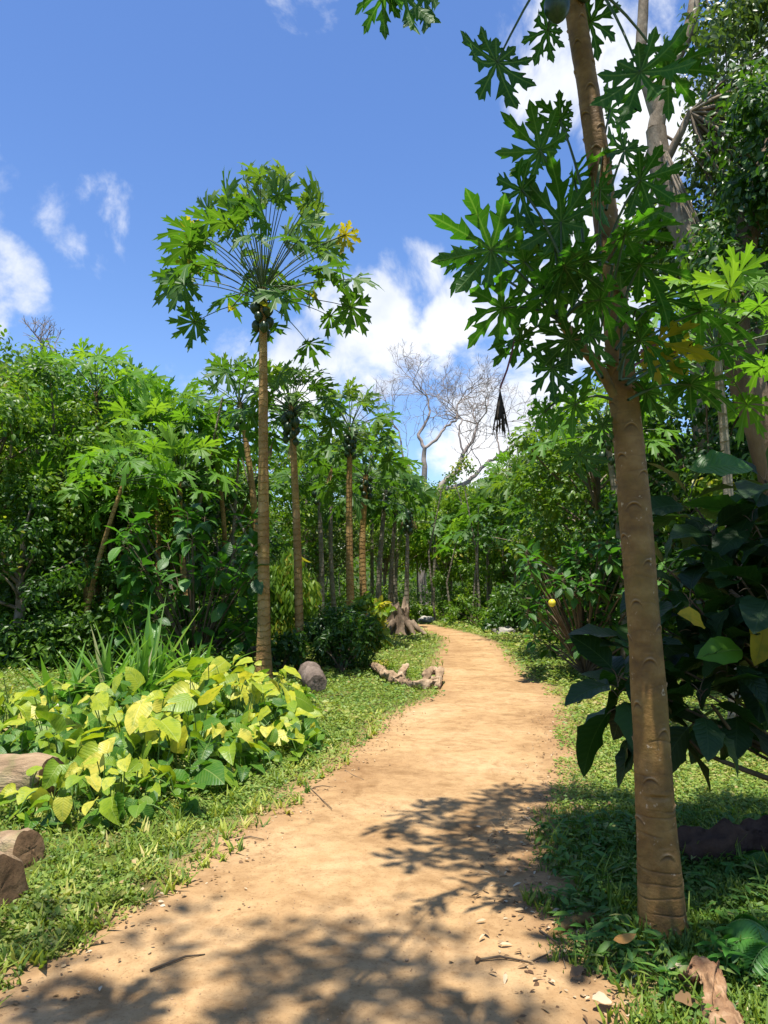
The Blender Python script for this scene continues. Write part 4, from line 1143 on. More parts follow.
# feathery bamboo-like plant behind the tallest trunk
fp = thing('feathery_plant', 'pale feathery narrow leaved plant behind the two left trunks', 'plant', Vector((*P(285, 640, 15.5)[:2], 0)))
C = Acc(); cc = [tuple(P(RNG.uniform(268, 312), RNG.uniform(560, 632), 15.5 + RNG.uniform(-.3, .4))) for _ in range(26)]
clump_leaves(C, LANCE, cc, .26, 70, .2, .2, 1.2, 0, droop=1.6)
C.build('leaves', 'leaf_tree', fp)
S_ = Acc()
for c in cc[::3]: limb(S_, fp.location, c, .012, .004, .1, 5, 4)
S_.build('stems', 'stem_green', fp)

# ------------------------------------------------------------------ pothos bed (several plants), strap leaved plants
def pothos(label, px, py, rx, ry, n, hgt, big):
    g = G(px, py)
    root = thing('pothos_plant', label, 'plant', g, 'yellow green pothos by the logs')
    C = Acc(); S = Acc()
    n = int(n * 1.3)
    for q in range(n):
        a = RNG.random() * 6.28; r = math.sqrt(RNG.random())
        x = g.x + math.cos(a) * r * rx; y = g.y + math.sin(a) * r * ry
        hh = .88 * hgt * (1 - r * r * .75) * RNG.uniform(.25, 1.15) + .05
        e = np.array([x, y, hh]); o = np.array([x + RNG.normal(0, .08), y + RNG.normal(0, .08) + .08, 0])
        S.tube(pet_curve(o, e, .05), .0045, 4, 0, False)
        tip = np.array([math.cos(a) * .6 + RNG.normal(0, .8), math.sin(a) * .4 - .35 + RNG.normal(0, .6), -.25 + RNG.normal(0, .4)])
        nr = np.array([RNG.normal(0, .55), -.3 + RNG.normal(0, .5), 1])
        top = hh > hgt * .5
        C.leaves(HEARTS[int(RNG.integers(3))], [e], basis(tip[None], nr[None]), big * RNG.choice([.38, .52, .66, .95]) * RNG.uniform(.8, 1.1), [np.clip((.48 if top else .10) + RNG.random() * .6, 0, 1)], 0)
    for q in range(int(n * 1.3)):
        a = RNG.random() * 6.28; r = math.sqrt(RNG.random()) * 1.05
        e = np.array([g.x + math.cos(a) * r * rx, g.y + math.sin(a) * r * ry, hgt * (1 - r * r * .8) * RNG.uniform(.05, .72) + .03])
        tip = np.array([RNG.normal(0, .8), RNG.normal(-.2, .7), RNG.normal(-.2, .5)]); nr = np.array([RNG.normal(0, .6), RNG.normal(-.3, .5), 1])
        C.leaves(HEARTS[q % 3], [e], basis(tip[None], nr[None]), big * RNG.uniform(.25, .62), [np.clip(RNG.random() * .6, 0, 1)], 0)  # filler leaves coloured darker to stand for shaded gaps
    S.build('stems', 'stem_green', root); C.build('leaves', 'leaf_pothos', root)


pothos('pothos with one rounded yellow leaf low in front by the left log', 100, 812, .62, .45, 46, .34, .24)
pothos('tall pothos with broad yellow leaves near the left edge above the log', 70, 768, .8, .7, 70, .62, .27)
pothos('pothos in the middle of the bed with big tilted yellow green leaves', 165, 775, .8, .6, 70, .58, .27)
pothos('pothos mound in front of the strap leaved plant', 140, 735, 1.0, .9, 80, .66, .30)
pothos('pothos climbing to the foot of the tallest papaya, palest leaves', 228, 738, .9, .8, 75, .72, .30)
pothos('pothos spilling towards the path at the right end of the bed', 272, 752, .48, .6, 46, .36, .24)
pothos('pothos with upright lemon leaf below the yellow streaked papaya foot', 246, 712, .8, .8, 60, .62, .30)
pothos('low pothos at the left frame edge beside the upper log', 5, 740, .8, .8, 46, .62, .26)


def strap(label, px, py, n, hgt, group='strap leaved plants behind the pothos'):
    g = G(px, py)
    root = thing('strap_leaved_plant', label, 'plant', g, group)
    C = Acc()
    for q in range(n):
        a = RNG.random() * 6.28; el = RNG.uniform(.55, 1.45)
        ln = hgt * RNG.uniform(.6, 1.15); d = np.array([math.cos(a) * math.cos(el), math.sin(a) * math.cos(el), math.sin(el)])
        side = nrmz(np.cross(d, UP)); k = 8; Vv = []; bend = RNG.uniform(.1, .9) * (1.5 - el)
        w0 = RNG.uniform(.024, .042)
        for i in range(k + 1):
            t = i / k; c = np.array(tuple(g)) + np.array([RNG.normal(0, .001), 0, 0]) + d * ln * t + np.array([d[0], d[1], -1.2]) * ln * bend * t ** 2.4
            w = w0 * (1 - t ** 3) * (.7 + .6 * math.sin(math.pi * min(1, t + .15)))
            up = np.cross(side, d)
            Vv += [c - side * w + up * w * .5, c, c + side * w + up * w * .5]
        off = np.array([RNG.normal(0, .09), RNG.normal(0, .09), 0])
        Vv = np.array(Vv) + off
        Q_ = []
        for i in range(k):
            m = i * 3; Q_ += [(m, m + 1, m + 4, m + 3), (m + 1, m + 2, m + 5, m + 4)]
        C.raw(Vv, Q_, RNG.random())
    C.build('leaves', 'leaf_strap', root)


strap('tall strap leaved plant with upright blades in front of the dark thicket', 150, 698, 46, 1.35)
strap('arching strap leaved plant on the left of the tall one', 108, 702, 46, 1.1)
strap('strap leaved plant on the right towards the big leaved shrub', 190, 694, 40, 1.0)
strap('low strap leaved tuft at the left end of the row', 70, 706, 34, .85)
strap('strap leaved tuft between the tall plant and the pothos', 135, 708, 44, .95)

# small flowering weeds and bushy fillers behind the bed
def small_bush(name, label, px, py, Y, w, h, n, size, leafm, tpl=LANCE, shift=0, cat='plant', group=None):
    root = thing(name, label, cat, Vector((*P(px, py, Y)[:2], 0)), group)
    C = Acc(); S = Acc(); b = np.array(tuple(root.location)); cc = []
    for i in range(n):
        a = RNG.random() * 6.28; r = math.sqrt(RNG.random())
        cc.append(b + np.array([math.cos(a) * r * w, math.sin(a) * r * w * .7, h * RNG.uniform(.15, 1) * (1 - .5 * r * r)]))
    clump_leaves(C, tpl, cc, .16, 34, size, shift, 1.0)
    for c in cc[::2]: limb(S, b, c, .010, .003, .1, 4, 4)
    S.build('stems', 'stem_brown', root); C.build('leaves', leafm, root)


GW = 'low bushes behind the pothos bed'
small_bush('small_bush', 'low bush between the strap leaves and the tallest trunk', 222, 668, 11.6, .7, .5, 26, .10, 'leaf_tree', group=GW)
small_bush('small_bush', 'leafy low bush between the two left papaya trunks', 280, 660, 12.6, .5, .75, 24, .10, 'leaf_tree_deep', tpl=OVAL, group=GW)
small_bush('small_bush', 'pale weed bush right of the strap leaves in sun', 200, 690, 9.8, .5, .45, 20, .08, 'leaf_tree_yellowgreen', group=GW)
small_bush('small_bush', 'pale green bush at the foot of the thicket above the left lawn', 40, 650, 13.5, 1.2, .8, 34, .10, 'leaf_tree', group=GW)
small_bush('small_bush', 'bright bush beside the rocks at the path bend', 416, 612, 29, .8, .8, 22, .16, 'leaf_tree_yellowgreen', tpl=OVAL, group='low bushes at the bend')
small_bush('small_bush', 'leafy bush on the far right verge beyond the rocks', 478, 615, 25, 1.2, 1.2, 36, .16, 'leaf_tree', tpl=LANCE, group='low bushes at the bend')
small_bush('small_bush', 'dark bush on the right verge in front of the pale papaya', 520, 625, 22, 1.0, 1.1, 34, .14, 'leaf_tree_deep', tpl=OVAL, group='low bushes at the bend')

# ------------------------------------------------------------------ far wood and undergrowth (uncountable)
W = Acc()
cc = []
for i in range(520):
    x = RNG.uniform(-34, 34); y = RNG.uniform(44, 62)
    cc.append((x, y, RNG.uniform(.3, 7.2 + 1.2 * math.sin(x * .5) + (abs(x) - 8) * .12 if abs(x) > 8 else 6.0)))
clump_leaves(W, DIAMOND, cc, 1.3, 46, .42, 0, .7)
cc = []
for i in range(300):   # left and right flanks
    s = -1 if i % 2 else 1
    y = RNG.uniform(22, 46); x = s * (y * .36 + RNG.uniform(3.5, 11))
    cc.append((x, y, RNG.uniform(2.6, 7.0)))
clump_leaves(W, DIAMOND, cc, 1.1, 60, .30, 0, .8)
cc = []
for i in range(900):   # scrub and tree tops on the hills
    x = RNG.uniform(-110, 110); y = RNG.uniform(60, 150)
    z = hill_h(x, y)
    if z < 1: continue
    cc.append((x, y, z + RNG.uniform(.2, 1.6)))
clump_leaves(W, DIAMOND, cc, 2.4, 34, .9, .0, .6)
tag(W.build('far_woods', 'leaf_woods'), 'massed green woods closing the view behind the grove', 'woods', kind='stuff')

U = Acc(); cc = []
for i in range(420):
    y = RNG.uniform(12.8, 20); x = -y * RNG.uniform(.10, .62)
    if x > -2.6 and y < 17: continue
    cc.append((x, y, RNG.uniform(.05, 1.0)))
for i in range(260):
    y = RNG.uniform(11, 22); x = y * .20 + 1.2 + RNG.uniform(0, 6)
    if out_dist(np.array(x), np.array(y)) < 1.6: continue
    cc.append((x, y, RNG.uniform(.05, 1.1)))
for i in range(260):
    y = RNG.uniform(24, 42); x = RNG.uniform(-9, 9)
    if out_dist(np.array(x), np.array(min(y, 27))) < 1.2 and y < 29: continue
    cc.append((x, y, RNG.uniform(.05, 1.1)))
clump_leaves(U, DIAMOND, cc, .5, 60, .15, -.1, .8)
tag(U.build('undergrowth', 'leaf_tree'), 'dark tangled undergrowth at the foot of the trees', 'undergrowth', kind='stuff')

# thin stems in the dark of the wood
TS = Acc()
for i in range(60):
    if i < 30: y = RNG.uniform(26, 42); x = RNG.uniform(-6, 7)
    else: y = RNG.uniform(14.5, 22); x = -y * RNG.uniform(.12, .6)
    if out_dist(np.array(x), np.array(min(y, 27))) < 1.0: continue
    h = RNG.uniform(2.5, 5.5)
    TS.tube([(x, y, -.05), (x + RNG.normal(0, .2), y, h * .5), (x + RNG.normal(0, .5), y, h)], [.05, .04, .02], 6, 0, False)
tag(TS.build('thicket_stems', 'bark_grey'), 'thin pale stems standing crowded in the dark thicket', 'thicket', kind='stuff')


# ------------------------------------------------------------------ logs, stump, rocks
def log(name, label, a, b, ra, rb, mat='log_bark', cut='log_cut', group=None, rough=.12, seg=26, cat='log', bend=0, n=34):
    a = np.array(tuple(a)); b = np.array(tuple(b)); base = (a + b) / 2; rough *= 1.5
    root = thing(name, label, cat, Vector((base[0], base[1], 0)), group)
    A = Acc(); d = nrmz(b - a); x = nrmz(np.cross(d, UP)); z = np.cross(x, d)
    V = []; sd_ = RNG.random() * 50
    for i in range(n + 1):
        t = i / n; c = a + (b - a) * t + x * bend * math.sin(math.pi * t); r = (ra + (rb - ra) * t) * (1 - .10 * math.exp(-min(t, 1 - t) * 40))
        for j in range(seg):
            th = 2 * math.pi * j / seg
            rr = r * (1 + rough * fbm((math.cos(th) * 1.5 + sd_, math.sin(th) * 1.5, t * 4), 1.1, 5) + rough * .35 * mnoise.noise(Vector((math.cos(th) * 6, math.sin(th) * 6 + sd_, t * 5))))
            V.append(c + (x * math.cos(th) + z * math.sin(th)) * rr)
    V = np.array(V); i = np.arange(n)[:, None] * seg; j = np.arange(seg)[None]; jn = (j + 1) % seg
    A.raw(V, np.stack([i + j, i + jn, i + seg + jn, i + seg + j], -1).reshape(-1, 4))
    A.build('bark', mat, root)
    for e, c, s in ((0, a, -1), (n, b, 1)):
        E = Acc()
        ring = V[e * seg:(e + 1) * seg]
        rings = [ring]
        for q in (.8, .5, .2):
            rings.append(c + (ring - c) * q + d * s * .006 * (1 + RNG.normal(0, .5, (seg, 1))))
        VV = np.vstack(rings + [c[None] + d * s * .004])
        Q_ = np.vstack([np.stack([k * seg + j[0], k * seg + jn[0], (k + 1) * seg + jn[0], (k + 1) * seg + j[0]], -1) for k in range(3)])
        E.raw(VV, Q_); E.raw(VV[3 * seg:], np.array([[q, (q + 1) % seg, seg] for q in range(seg)]))
        E.build('cut_end', cut, root)
    return root


GLg = 'cut logs along the left verge'
log('cut_log', 'upper log at the left edge, smooth tan top beside the pothos', P(-90, 785, 5.6), P(52, 778, 5.4), .19, .17, group=GLg)
log('cut_log', 'middle log at the left edge with its pale end turned to the path', P(-70, 880, 4.45), P(30, 850, 4.25), .15, .125, group=GLg)
log('cut_log', 'nearest log at the lower left edge, end in dark shade', P(-75, 905, 3.75), P(-2, 893, 3.6), .21, .18, group=GLg)
log('cut_log', 'grey short log lying end on beside the round shrub', P(309, 672, 11.2) + Vector((0, 0, 0)), P(317, 684, 10.4), .17, .14, mat='log_grey', cut='log_grey', group=None)
log('fallen_log', 'long pale fallen log behind the tallest papaya trunk', P(196, 657, 14), P(268, 650, 13.2), .11, .08, mat='driftwood', group='fallen logs behind the trunks')
log('fallen_log', 'smaller broken log above the long fallen one', P(205, 641, 16.5), P(246, 638, 15.5), .11, .09, mat='driftwood', group='fallen logs behind the trunks')
log('rotting_log', 'dark rotting log in deep shade behind the near papaya foot', G(690, 870) + Vector((0, .1, .04)), G(850, 850) + Vector((0, 0, .06)), .10, .13, mat='rotten_wood', cut='rotten_wood', rough=.6)

# gnarled driftwood piece by the path
gp = [G(378, 678), G(386, 682), G(400, 686), G(412, 689), G(424, 690), G(438, 688)]
dw = thing('driftwood', 'gnarled pale driftwood root lying on grass by the path', 'driftwood', G(408, 688))
A = Acc()
def knotty(A, pts, r, seg=26, n=60, k=.45, mi=0):
    arr = np.array([tuple(p) for p in pts]); f = np.linspace(0, len(arr) - 1, n)
    sm = np.stack([np.interp(f, np.arange(len(arr)), arr[:, q]) for q in range(3)], -1)
    rr = np.interp(f, np.arange(len(arr)), r) * np.array([1 + k * mnoise.noise(Vector((q * .55, 3.1, sm[0][0] * 9))) for q in range(n)])
    sm[1:-1] = (sm[:-2] + 2 * sm[1:-1] + sm[2:]) / 4
    A.tube(sm, rr, seg, mi, True)
    for blk in range(3):                       # the tube wall and its two caps share the same displacement field
        W_ = A.V[-1 - blk]
        dd = np.array([[mnoise.noise(Vector(p * q) + Vector((o_, 0, 0))) for o_ in (0, 31, 67)] for p in W_ for q in (14.0,)])
        d2 = np.array([[mnoise.noise(Vector(p * 45) + Vector((o_, 0, 0))) for o_ in (0, 31, 67)] for p in W_])
        A.V[-1 - blk] = W_ + (dd * .75 + d2 * .3) * float(np.max(r)) * min(1.0, k * 2)
z = lambda v, h: Vector((v.x, v.y, h))
knotty(A, [z(gp[0], .16), z(gp[1], .13), z(gp[2], .08), z(gp[3], .07), z(gp[4], .08), z(gp[5], .10)], [.045, .065, .05, .045, .05, .07])
knotty(A, [z(gp[2], .10), z(G(404, 682), .2), z(G(408, 680), .24)], [.06, .05, .02], n=14)
knotty(A, [z(gp[4], .08), z(G(428, 684), .18), z(G(440, 682), .2), z(G(438, 690), .05)], [.04, .06, .065, .035], n=20)
knotty(A, [z(gp[0], .16), z(G(374, 672), .10), z(G(372, 668), .02)], [.06, .05, .03], n=12)
A.build('wood', 'driftwood', dw)
M_ = Acc(); clump_leaves(M_, DIAMOND, [tuple(z(G(384, 676), .2)), tuple(z(G(379, 674), .16)), tuple(z(G(392, 676), .16)), tuple(z(G(412, 682), .14))], .11, 90, .04, .3)
M_.build('moss', 'leaf_tree_yellowgreen', dw)

# stump with flaring roots
sp = G(400, 634)
st = thing('tree_stump', 'broad grey stump with flaring roots on the left of the path bend', 'stump', sp)
A = Acc(); V = []; n, seg = 16, 40
for i in range(n + 1):
    t = i / n; h = t * .80
    for j in range(seg):
        th = 2 * math.pi * j / seg
        flare = 1 + 1.0 * math.exp(-t * 5) * (.45 + .55 * abs(math.sin(th * 3.5 + .4)) ** 3)
        jag = 1 + .07 * math.sin(th * 9) + .05 * math.sin(th * 17 + 1) + .22 * fbm((math.cos(th) * 2, math.sin(th) * 2, t * 2))
        hh = h + (.42 * mnoise.noise(Vector((math.cos(th) * 3, math.sin(th) * 3, 7))) if t > .8 else 0)
        V.append((sp.x + .27 * flare * jag * math.cos(th), sp.y + .27 * flare * jag * math.sin(th), hh - .02))
V.append((sp.x, sp.y, .55)); V = np.array(V)
i = np.arange(n)[:, None] * seg; j = np.arange(seg)[None]; jn = (j + 1) % seg
A.raw(V[:-1], np.stack([i + j, i + jn, i + seg + jn, i + seg + j], -1).reshape(-1, 4))
A.build('trunk', 'stump_wood', st)
A = Acc(); ring = V[n * seg:(n + 1) * seg]; A.raw(np.vstack([ring, V[-1:]]), np.array([[q, (q + 1) % seg, seg] for q in range(seg)]))
A.build('broken_top', 'stump_wood', st)
A = Acc()
for (dx, dy, ln) in ((.8, -.5, 1.0), (.5, -.8, .8), (-.5, -.8, .8), (-.8, -.2, .6)):
    o = np.array([sp.x, sp.y, 0]); d = np.array([dx, dy, 0])
    A.tube([o + d * .4 + [0, 0, .35], o + d * .65 + [0, 0, .15], o + d * ln * .85 + [0, 0, .04], o + d * (ln * .85 + .2) + [0, 0, -.03]], [.11, .08, .055, .03], 8, jit=.15)
A.build('roots', 'stump_wood', st)


def rock(label, c, r, group):
    A = Acc(); n, seg = 10, 16; V = []; s = RNG.random() * 40
    for i in range(n + 1):
        ph = math.pi * i / n
        for j in range(seg):
            th = 2 * math.pi * j / seg; d = Vector((math.sin(ph) * math.cos(th), math.sin(ph) * math.sin(th), math.cos(ph)))
            k = 1 + .45 * mnoise.noise(d * 1.6 + Vector((s, 0, 0))) + .15 * mnoise.noise(d * 5 + Vector((s, 0, 0)))
            V.append((c[0] + d.x * r * 1.3 * k, c[1] + d.y * r * k, r * .25 + d.z * r * .6 * k))
    i = np.arange(n)[:, None] * seg; j = np.arange(seg)[None]; jn = (j + 1) % seg
    A.raw(np.array(V), np.stack([i + j, i + seg + j, i + seg + jn, i + jn], -1).reshape(-1, 4), smooth=True)
    return tag(A.build('rock', 'rock', None, loc=(c[0], c[1], 0)), label, 'rock', group)


rock('largest pale rock beyond the stump at the path bend', G(418, 620), .38, 'rocks at the path bend')
rock('flat pale rock on the right of the largest one', G(427, 622), .26, 'rocks at the path bend')
rock('small rock at the far grass edge right of the bend', G(448, 622), .22, 'rocks at the path bend')
rock('lone dark rock on the right verge below the pale papaya', G(504, 634), .25, None)
rock('grey rock behind the flat pale rock', G(422, 616), .34, 'rocks at the path bend')

# ------------------------------------------------------------------ small things in the right foreground
# surface root
A = Acc(); knotty(A, [G(545, 940) + Vector((0, 0, .0)), G(562, 932) + Vector((0, 0, .02)), G(585, 925) + Vector((0, 0, .035)), G(603, 926) + Vector((0, 0, .02)), G(618, 930) + Vector((0, 0, -.01))], [.012, .02, .028, .022, .012], n=26, k=.2)
tag(A.build('surface_root', 'bark_papaya_near'), 'brown root arching out of the soil left of the near papaya foot', 'root')
# fallen orange leaf
A = Acc(); g = G(625, 966)
A.leaves(strip_leaf(6, lambda t: ovate(t, .24, .9), -.1, -.25), [(g.x - .045, g.y, .10)], basis(np.array([[1., .15, .1]]), np.array([[.1, -.35, 1.]])), .10, [.5])
tag(A.build('fallen_leaf', 'fallen_leaf_orange'), 'orange curled fallen leaf in shade left of the near papaya foot', 'leaf')
# crumpled dry papaya leaf / bark curl
A = Acc(); n, seg = 26, 22; V = []
pc = [G(690, 1000) + Vector((0, 0, .09)), G(712, 996) + Vector((0, 0, .10)), G(718, 1020) + Vector((0, 0, .05)), G(734, 1050) + Vector((0, 0, .03))]
arr = np.array([tuple(p) for p in pc]); f = np.linspace(0, 3, n + 1)
sm = np.stack([np.interp(f, np.arange(4), arr[:, q]) for q in range(3)], -1)
for i in range(n + 1):
    t = i / n; w = .036 + .03 * math.sin(t * 9) * .3 + .02 * t
    for j in range(seg + 1):
        s = j / seg * 2 - 1; curl = 2.2 + .8 * math.sin(t * 6 + 1)
        a = s * curl
        crn = 1 + .35 * mnoise.noise(Vector((s * 3, t * 7, 2)))
        V.append(sm[i] + np.array([math.sin(a) * w * crn, .02 * math.sin(s * 7 + t * 12), (math.cos(a) - .2) * w * .9 * crn + .022 * mnoise.noise(Vector((s * 9, t * 20, 5)))]))
i = np.arange(n)[:, None] * (seg + 1); j = np.arange(seg)[None]
A.raw(np.array(V), np.stack([i + j, i + j + 1, i + seg + 2 + j, i + seg + 1 + j], -1).reshape(-1, 4), .7)
A.build('x', 'dry_leaf_tan')
o = bpy.data.objects['x']; o.name = 'dry_leaf'; tag(o, 'crumpled tan dry leaf curl at the bottom right corner', 'leaf', 'dry leaves on the ground')
for (px, py, s, lb, an) in ((612, 1010, .09, 'pale dry leaf scrap on the soil near the bottom edge', 200), (665, 975, .07, 'whitish dry leaf scrap left of the crumpled dry leaf', 330), (570, 985, .07, 'grey withered leaf on the dirt at the path margin', 30), (700, 1012, .12, 'broad rust brown dry leaf below the crumpled one', 200), (768, 972, .08, 'rust coloured leaf at the right edge under the fern', 90)):
    A = Acc(); g = G(px, py); a = math.radians(an)
    A.leaves(strip_leaf(7, lambda t: ovate(t, .30, .9) * (1 + .2 * math.cos(t * 30)), -.15, .5, .06), [(g.x, g.y, .03)], basis(np.array([[math.cos(a), math.sin(a), .15]]), np.array([[.2, -.3, 1.]])), s, [.95 if 'whit' in lb or 'pale' in lb else .35])
    tag(A.build('dry_leaf', 'litter'), lb, 'leaf', 'dry leaves on the ground')

# ferns at the right edge
def fern(label, c, n, ln, az0=0, az1=6.28, group='ferns at the right edge'):
    root = thing('fern', label, 'fern', c, group); C = Acc(); S = Acc(); c = np.array(tuple(c))
    for q in range(n):
        az = az0 + (az1 - az0) * (q + RNG.random() * .5) / n; el = RNG.uniform(.5, 1.1)
        pts = []
        for i in range(22):
            t = i / 21
            pts.append(c + np.array([math.cos(az) * math.cos(el) * t, math.sin(az) * math.cos(el) * t, math.sin(el) * t - .75 * t * t]) * ln)
        pts = np.array(pts); S.tube(pts, np.linspace(.004, .001, 22), 5, 0, False)
        d = nrmz(np.gradient(pts, axis=0)); side = nrmz(np.cross(d, UP))
        for sg in (-1, 1):
            idx = np.arange(2, 22); L_ = ln * .26 * np.sin(np.pi * (idx / 21) ** .8 * .93 + .15)
            tip = side[idx] * sg + d[idx] * .45 + np.array([0, 0, -.15])
            nn = np.cross(side[idx], d[idx]); nn = nn * np.sign(nn[:, 2:3] + 1e-6)
            C.leaves(LANCE, pts[idx], basis(tip, nn), L_, np.full(len(idx), RNG.random()), 0)
    S.build('stems', 'stem_green', root); C.build('fronds', 'leaf_fern', root)


g = G(790, 965); fern('green fern frond reaching in from the right edge beside the papaya foot', g, 12, .55)
g = G(785, 868); fern('fern in deep shade at the right edge above the nearer one', g, 8, .42)

# small bright seedling next to the crumpled leaf
for (px, py, lb) in ((728, 975, 'bright little seedling with pointed leaves right of the crumpled leaf'), (716, 962, 'tiny grassy seedling above the crumpled leaf')):
    g = G(px, py + 8); root = thing('seedling', lb, 'seedling', g, 'seedlings at the lower right'); C = Acc(); S = Acc()
    for q in range(9):
        a = q * 2.4; hh = .05 + .012 * q; e = np.array([g.x, g.y, hh])
        C.leaves(LANCE, [e], basis(np.array([[math.cos(a), math.sin(a), .25]]), UP[None]), .09, [.8])
    S.tube([g, (g.x, g.y, .16)], .003, 5); S.build('stem', 'stem_green', root); C.build('leaves', 'leaf_fern', root)

# ------------------------------------------------------------------ ground cover and grass (uncountable)
def scatter(n, x0, x1, y0, y1):
    return RNG.uniform(x0, x1, n), RNG.uniform(y0, y1, n)


def vis(x, y, m=.6):
    return (np.abs(x) < y * .56 + m) & (y > 1.6)


def cover(A, tpl, n, y0, y1, keep, size_k, mn, hgt, flat=1.0, shift=0.0, per_m=None, tilt=.5):
    """candidates uniform in screen-like density, leaf grows with distance"""
    u = RNG.random(n); y = 1 / (1 / y1 + u * (1 / y0 - 1 / y1))     # denser near
    x = (RNG.random(n) * 2 - 1) * (y * .56 + .6)
    k = keep(x, y); x, y = x[k], y[k]
    s = np.maximum(mn, y * size_k) * RNG.uniform(.6, 1.4, len(x))
    z = RNG.random(len(x)) * hgt * np.clip(s / mn, 1, 2.2)
    pat = np.array([mnoise.noise(Vector((a * .9, b * .9, 0))) for a, b in zip(x, y)])
    fine = np.array([mnoise.noise(Vector((a * 5, b * 5, 3))) for a, b in zip(x, y)])
    return x, y, z, s, pat, fine


def is_lawn(x, y):
    return x > 0


def keep_left(x, y):
    od = out_dist(x, y); xl, xr = edges(y)
    left = (x < xl)
    clmp = np.array([mnoise.noise(Vector((a * 2.6, b * 2.6, 9))) for a, b in zip(x, y)])
    p = np.clip((od + .04 + clmp * .30) / .34, 0, 1) * np.clip((od + .08) / .1, 0, 1)
    return left & (RNG.random(len(x)) < p) & (y < 30)


def keep_right(x, y):
    od = out_dist(x, y); xl, xr = edges(y)
    right = (x > xr)
    clmp = np.array([mnoise.noise(Vector((a * 2.6, b * 2.6, 9))) for a, b in zip(x, y)])
    p = np.clip((od + .02 + clmp * .35) / .42, 0, 1)
    # worn soil around the foot of the picture, right margin
    bare = (y < 3.6) & (od < .55)
    p = np.where(bare, p * .35, p)
    return right & (RNG.random(len(x)) < p) & (y < 30)


GC = Acc()
x, y, z_, s, pat, fine = cover(GC, TINY, 190000, 2.2, 13, keep_left, .0042, .021, .045)
h = np.clip(.6 + pat * .9 + fine * .5, .15, 1.6)
n_ = len(x)
a = RNG.random(n_) * 6.28
tip = np.stack([np.cos(a), np.sin(a), RNG.normal(.15, .35, n_)], -1)
nr = np.stack([RNG.normal(0, .4, n_), RNG.normal(-.1, .4, n_), np.ones(n_)], -1)
od = out_dist(x, y)
keep_ = RNG.random(n_) < np.clip(.72 + fine * 1.5 + pat * .5, .05, 1)
s = s * np.clip(1 + pat * .6 + RNG.normal(0, .25, n_), .55, 2.1)
rnd = np.clip(.38 + pat * .40 + fine * .22 + RNG.normal(0, .18, n_) + .30 * np.exp(-od / .25), 0, 1)
x, y, z_, h, tip, nr, s, rnd = (q[keep_] for q in (x, y, z_, h, tip, nr, s, rnd))
GC.leaves(TINY, np.stack([x, y, z_ * h + .004], -1), basis(tip, nr), s, rnd, 0, smooth=False)
x, y, z_, s, pat, fine = cover(GC, TINY, 60000, 2.2, 7, keep_right, .0042, .024, .06)
n_ = len(x); a = RNG.random(n_) * 6.28
tip = np.stack([np.cos(a), np.sin(a), RNG.normal(.15, .35, n_)], -1); nr = np.stack([RNG.normal(0, .4, n_), RNG.normal(-.1, .4, n_), np.ones(n_)], -1)
GC.leaves(TINY, np.stack([x, y, z_ + .004], -1), basis(tip, nr), s, np.clip(.25 + fine * .3 + RNG.normal(0, .15, n_), 0, 1), 0, smooth=False)
for kp, y1_, nn_, sh_ in ((keep_right, 27, 170000, .30), (keep_left, 28, 70000, .22)):
    x, y, z_, s, pat, fine = cover(GC, TINY, nn_, 5.2, y1_, kp, .0046, .024, .04)
    n_ = len(x); a = RNG.random(n_) * 6.28
    tip = np.stack([np.cos(a), np.sin(a), RNG.normal(.1, .3, n_)], -1); nr = np.stack([RNG.normal(0, .35, n_), RNG.normal(-.15, .35, n_), np.ones(n_)], -1)
    GC.leaves(TINY, np.stack([x, y, z_ * .8 + .006], -1), basis(tip, nr), s, np.clip(.32 + sh_ + pat * .3 + fine * .2 + RNG.normal(0, .15, n_), 0, .97), 0, smooth=False)
tag(GC.build('ground_cover', 'leaf_ground'), 'low small leaved weeds carpeting both verges of the path', 'ground cover', kind='stuff')

GA = Acc()
def blades(keep, n, y0, y1, size_k, mn, rbase, hscale=1.0, lean=.7):
    x, y, z_, s, pat, fine = cover(GA, BLADE, n, y0, y1, keep, size_k, mn, 0)
    n_ = len(x); a = RNG.random(n_) * 6.28
    ln = RNG.uniform(.25, 1, n_) * lean
    tip = np.stack([np.cos(a) * ln, np.sin(a) * ln, np.ones(n_)], -1)
    nr = np.stack([-np.cos(a), -np.sin(a), ln], -1) + RNG.normal(0, .3, (n_, 3))
    return x, y, s, pat, fine, tip, nr, n_


WIDE = (BLADE[0] * np.array([2.4, 1, 1]), BLADE[1])
x, y, s, pat, fine, tip, nr, n_ = blades(keep_right, 230000, 2.2, 26, .0065, .050, .5)
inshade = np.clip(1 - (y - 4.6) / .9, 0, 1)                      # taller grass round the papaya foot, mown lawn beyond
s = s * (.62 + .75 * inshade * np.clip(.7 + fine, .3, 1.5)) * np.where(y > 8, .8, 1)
rnd = np.clip(.50 + pat * .25 + fine * .12 + RNG.normal(0, .18, n_) - .38 * inshade, 0, 1)  # shade also put into the blade colour: darker tone round the papaya foot
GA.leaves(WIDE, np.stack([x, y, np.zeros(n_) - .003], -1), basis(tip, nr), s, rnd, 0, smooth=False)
x, y, s, pat, fine, tip, nr, n_ = blades(keep_left, 150000, 2.4, 28, .0060, .045, .5)
far = np.clip((y - 6) / 3, 0, 1)
sel = RNG.random(n_) < (.32 + .68 * far) * np.clip(.8 + fine * 1.2, .1, 1)
rnd = np.clip(.40 + pat * .30 + fine * .15 + RNG.normal(0, .16, n_), 0, 1)
GA.leaves(WIDE, np.stack([x, y, np.zeros(n_) - .003], -1)[sel], basis(tip, nr)[sel], s[sel], rnd[sel], 0, smooth=False)
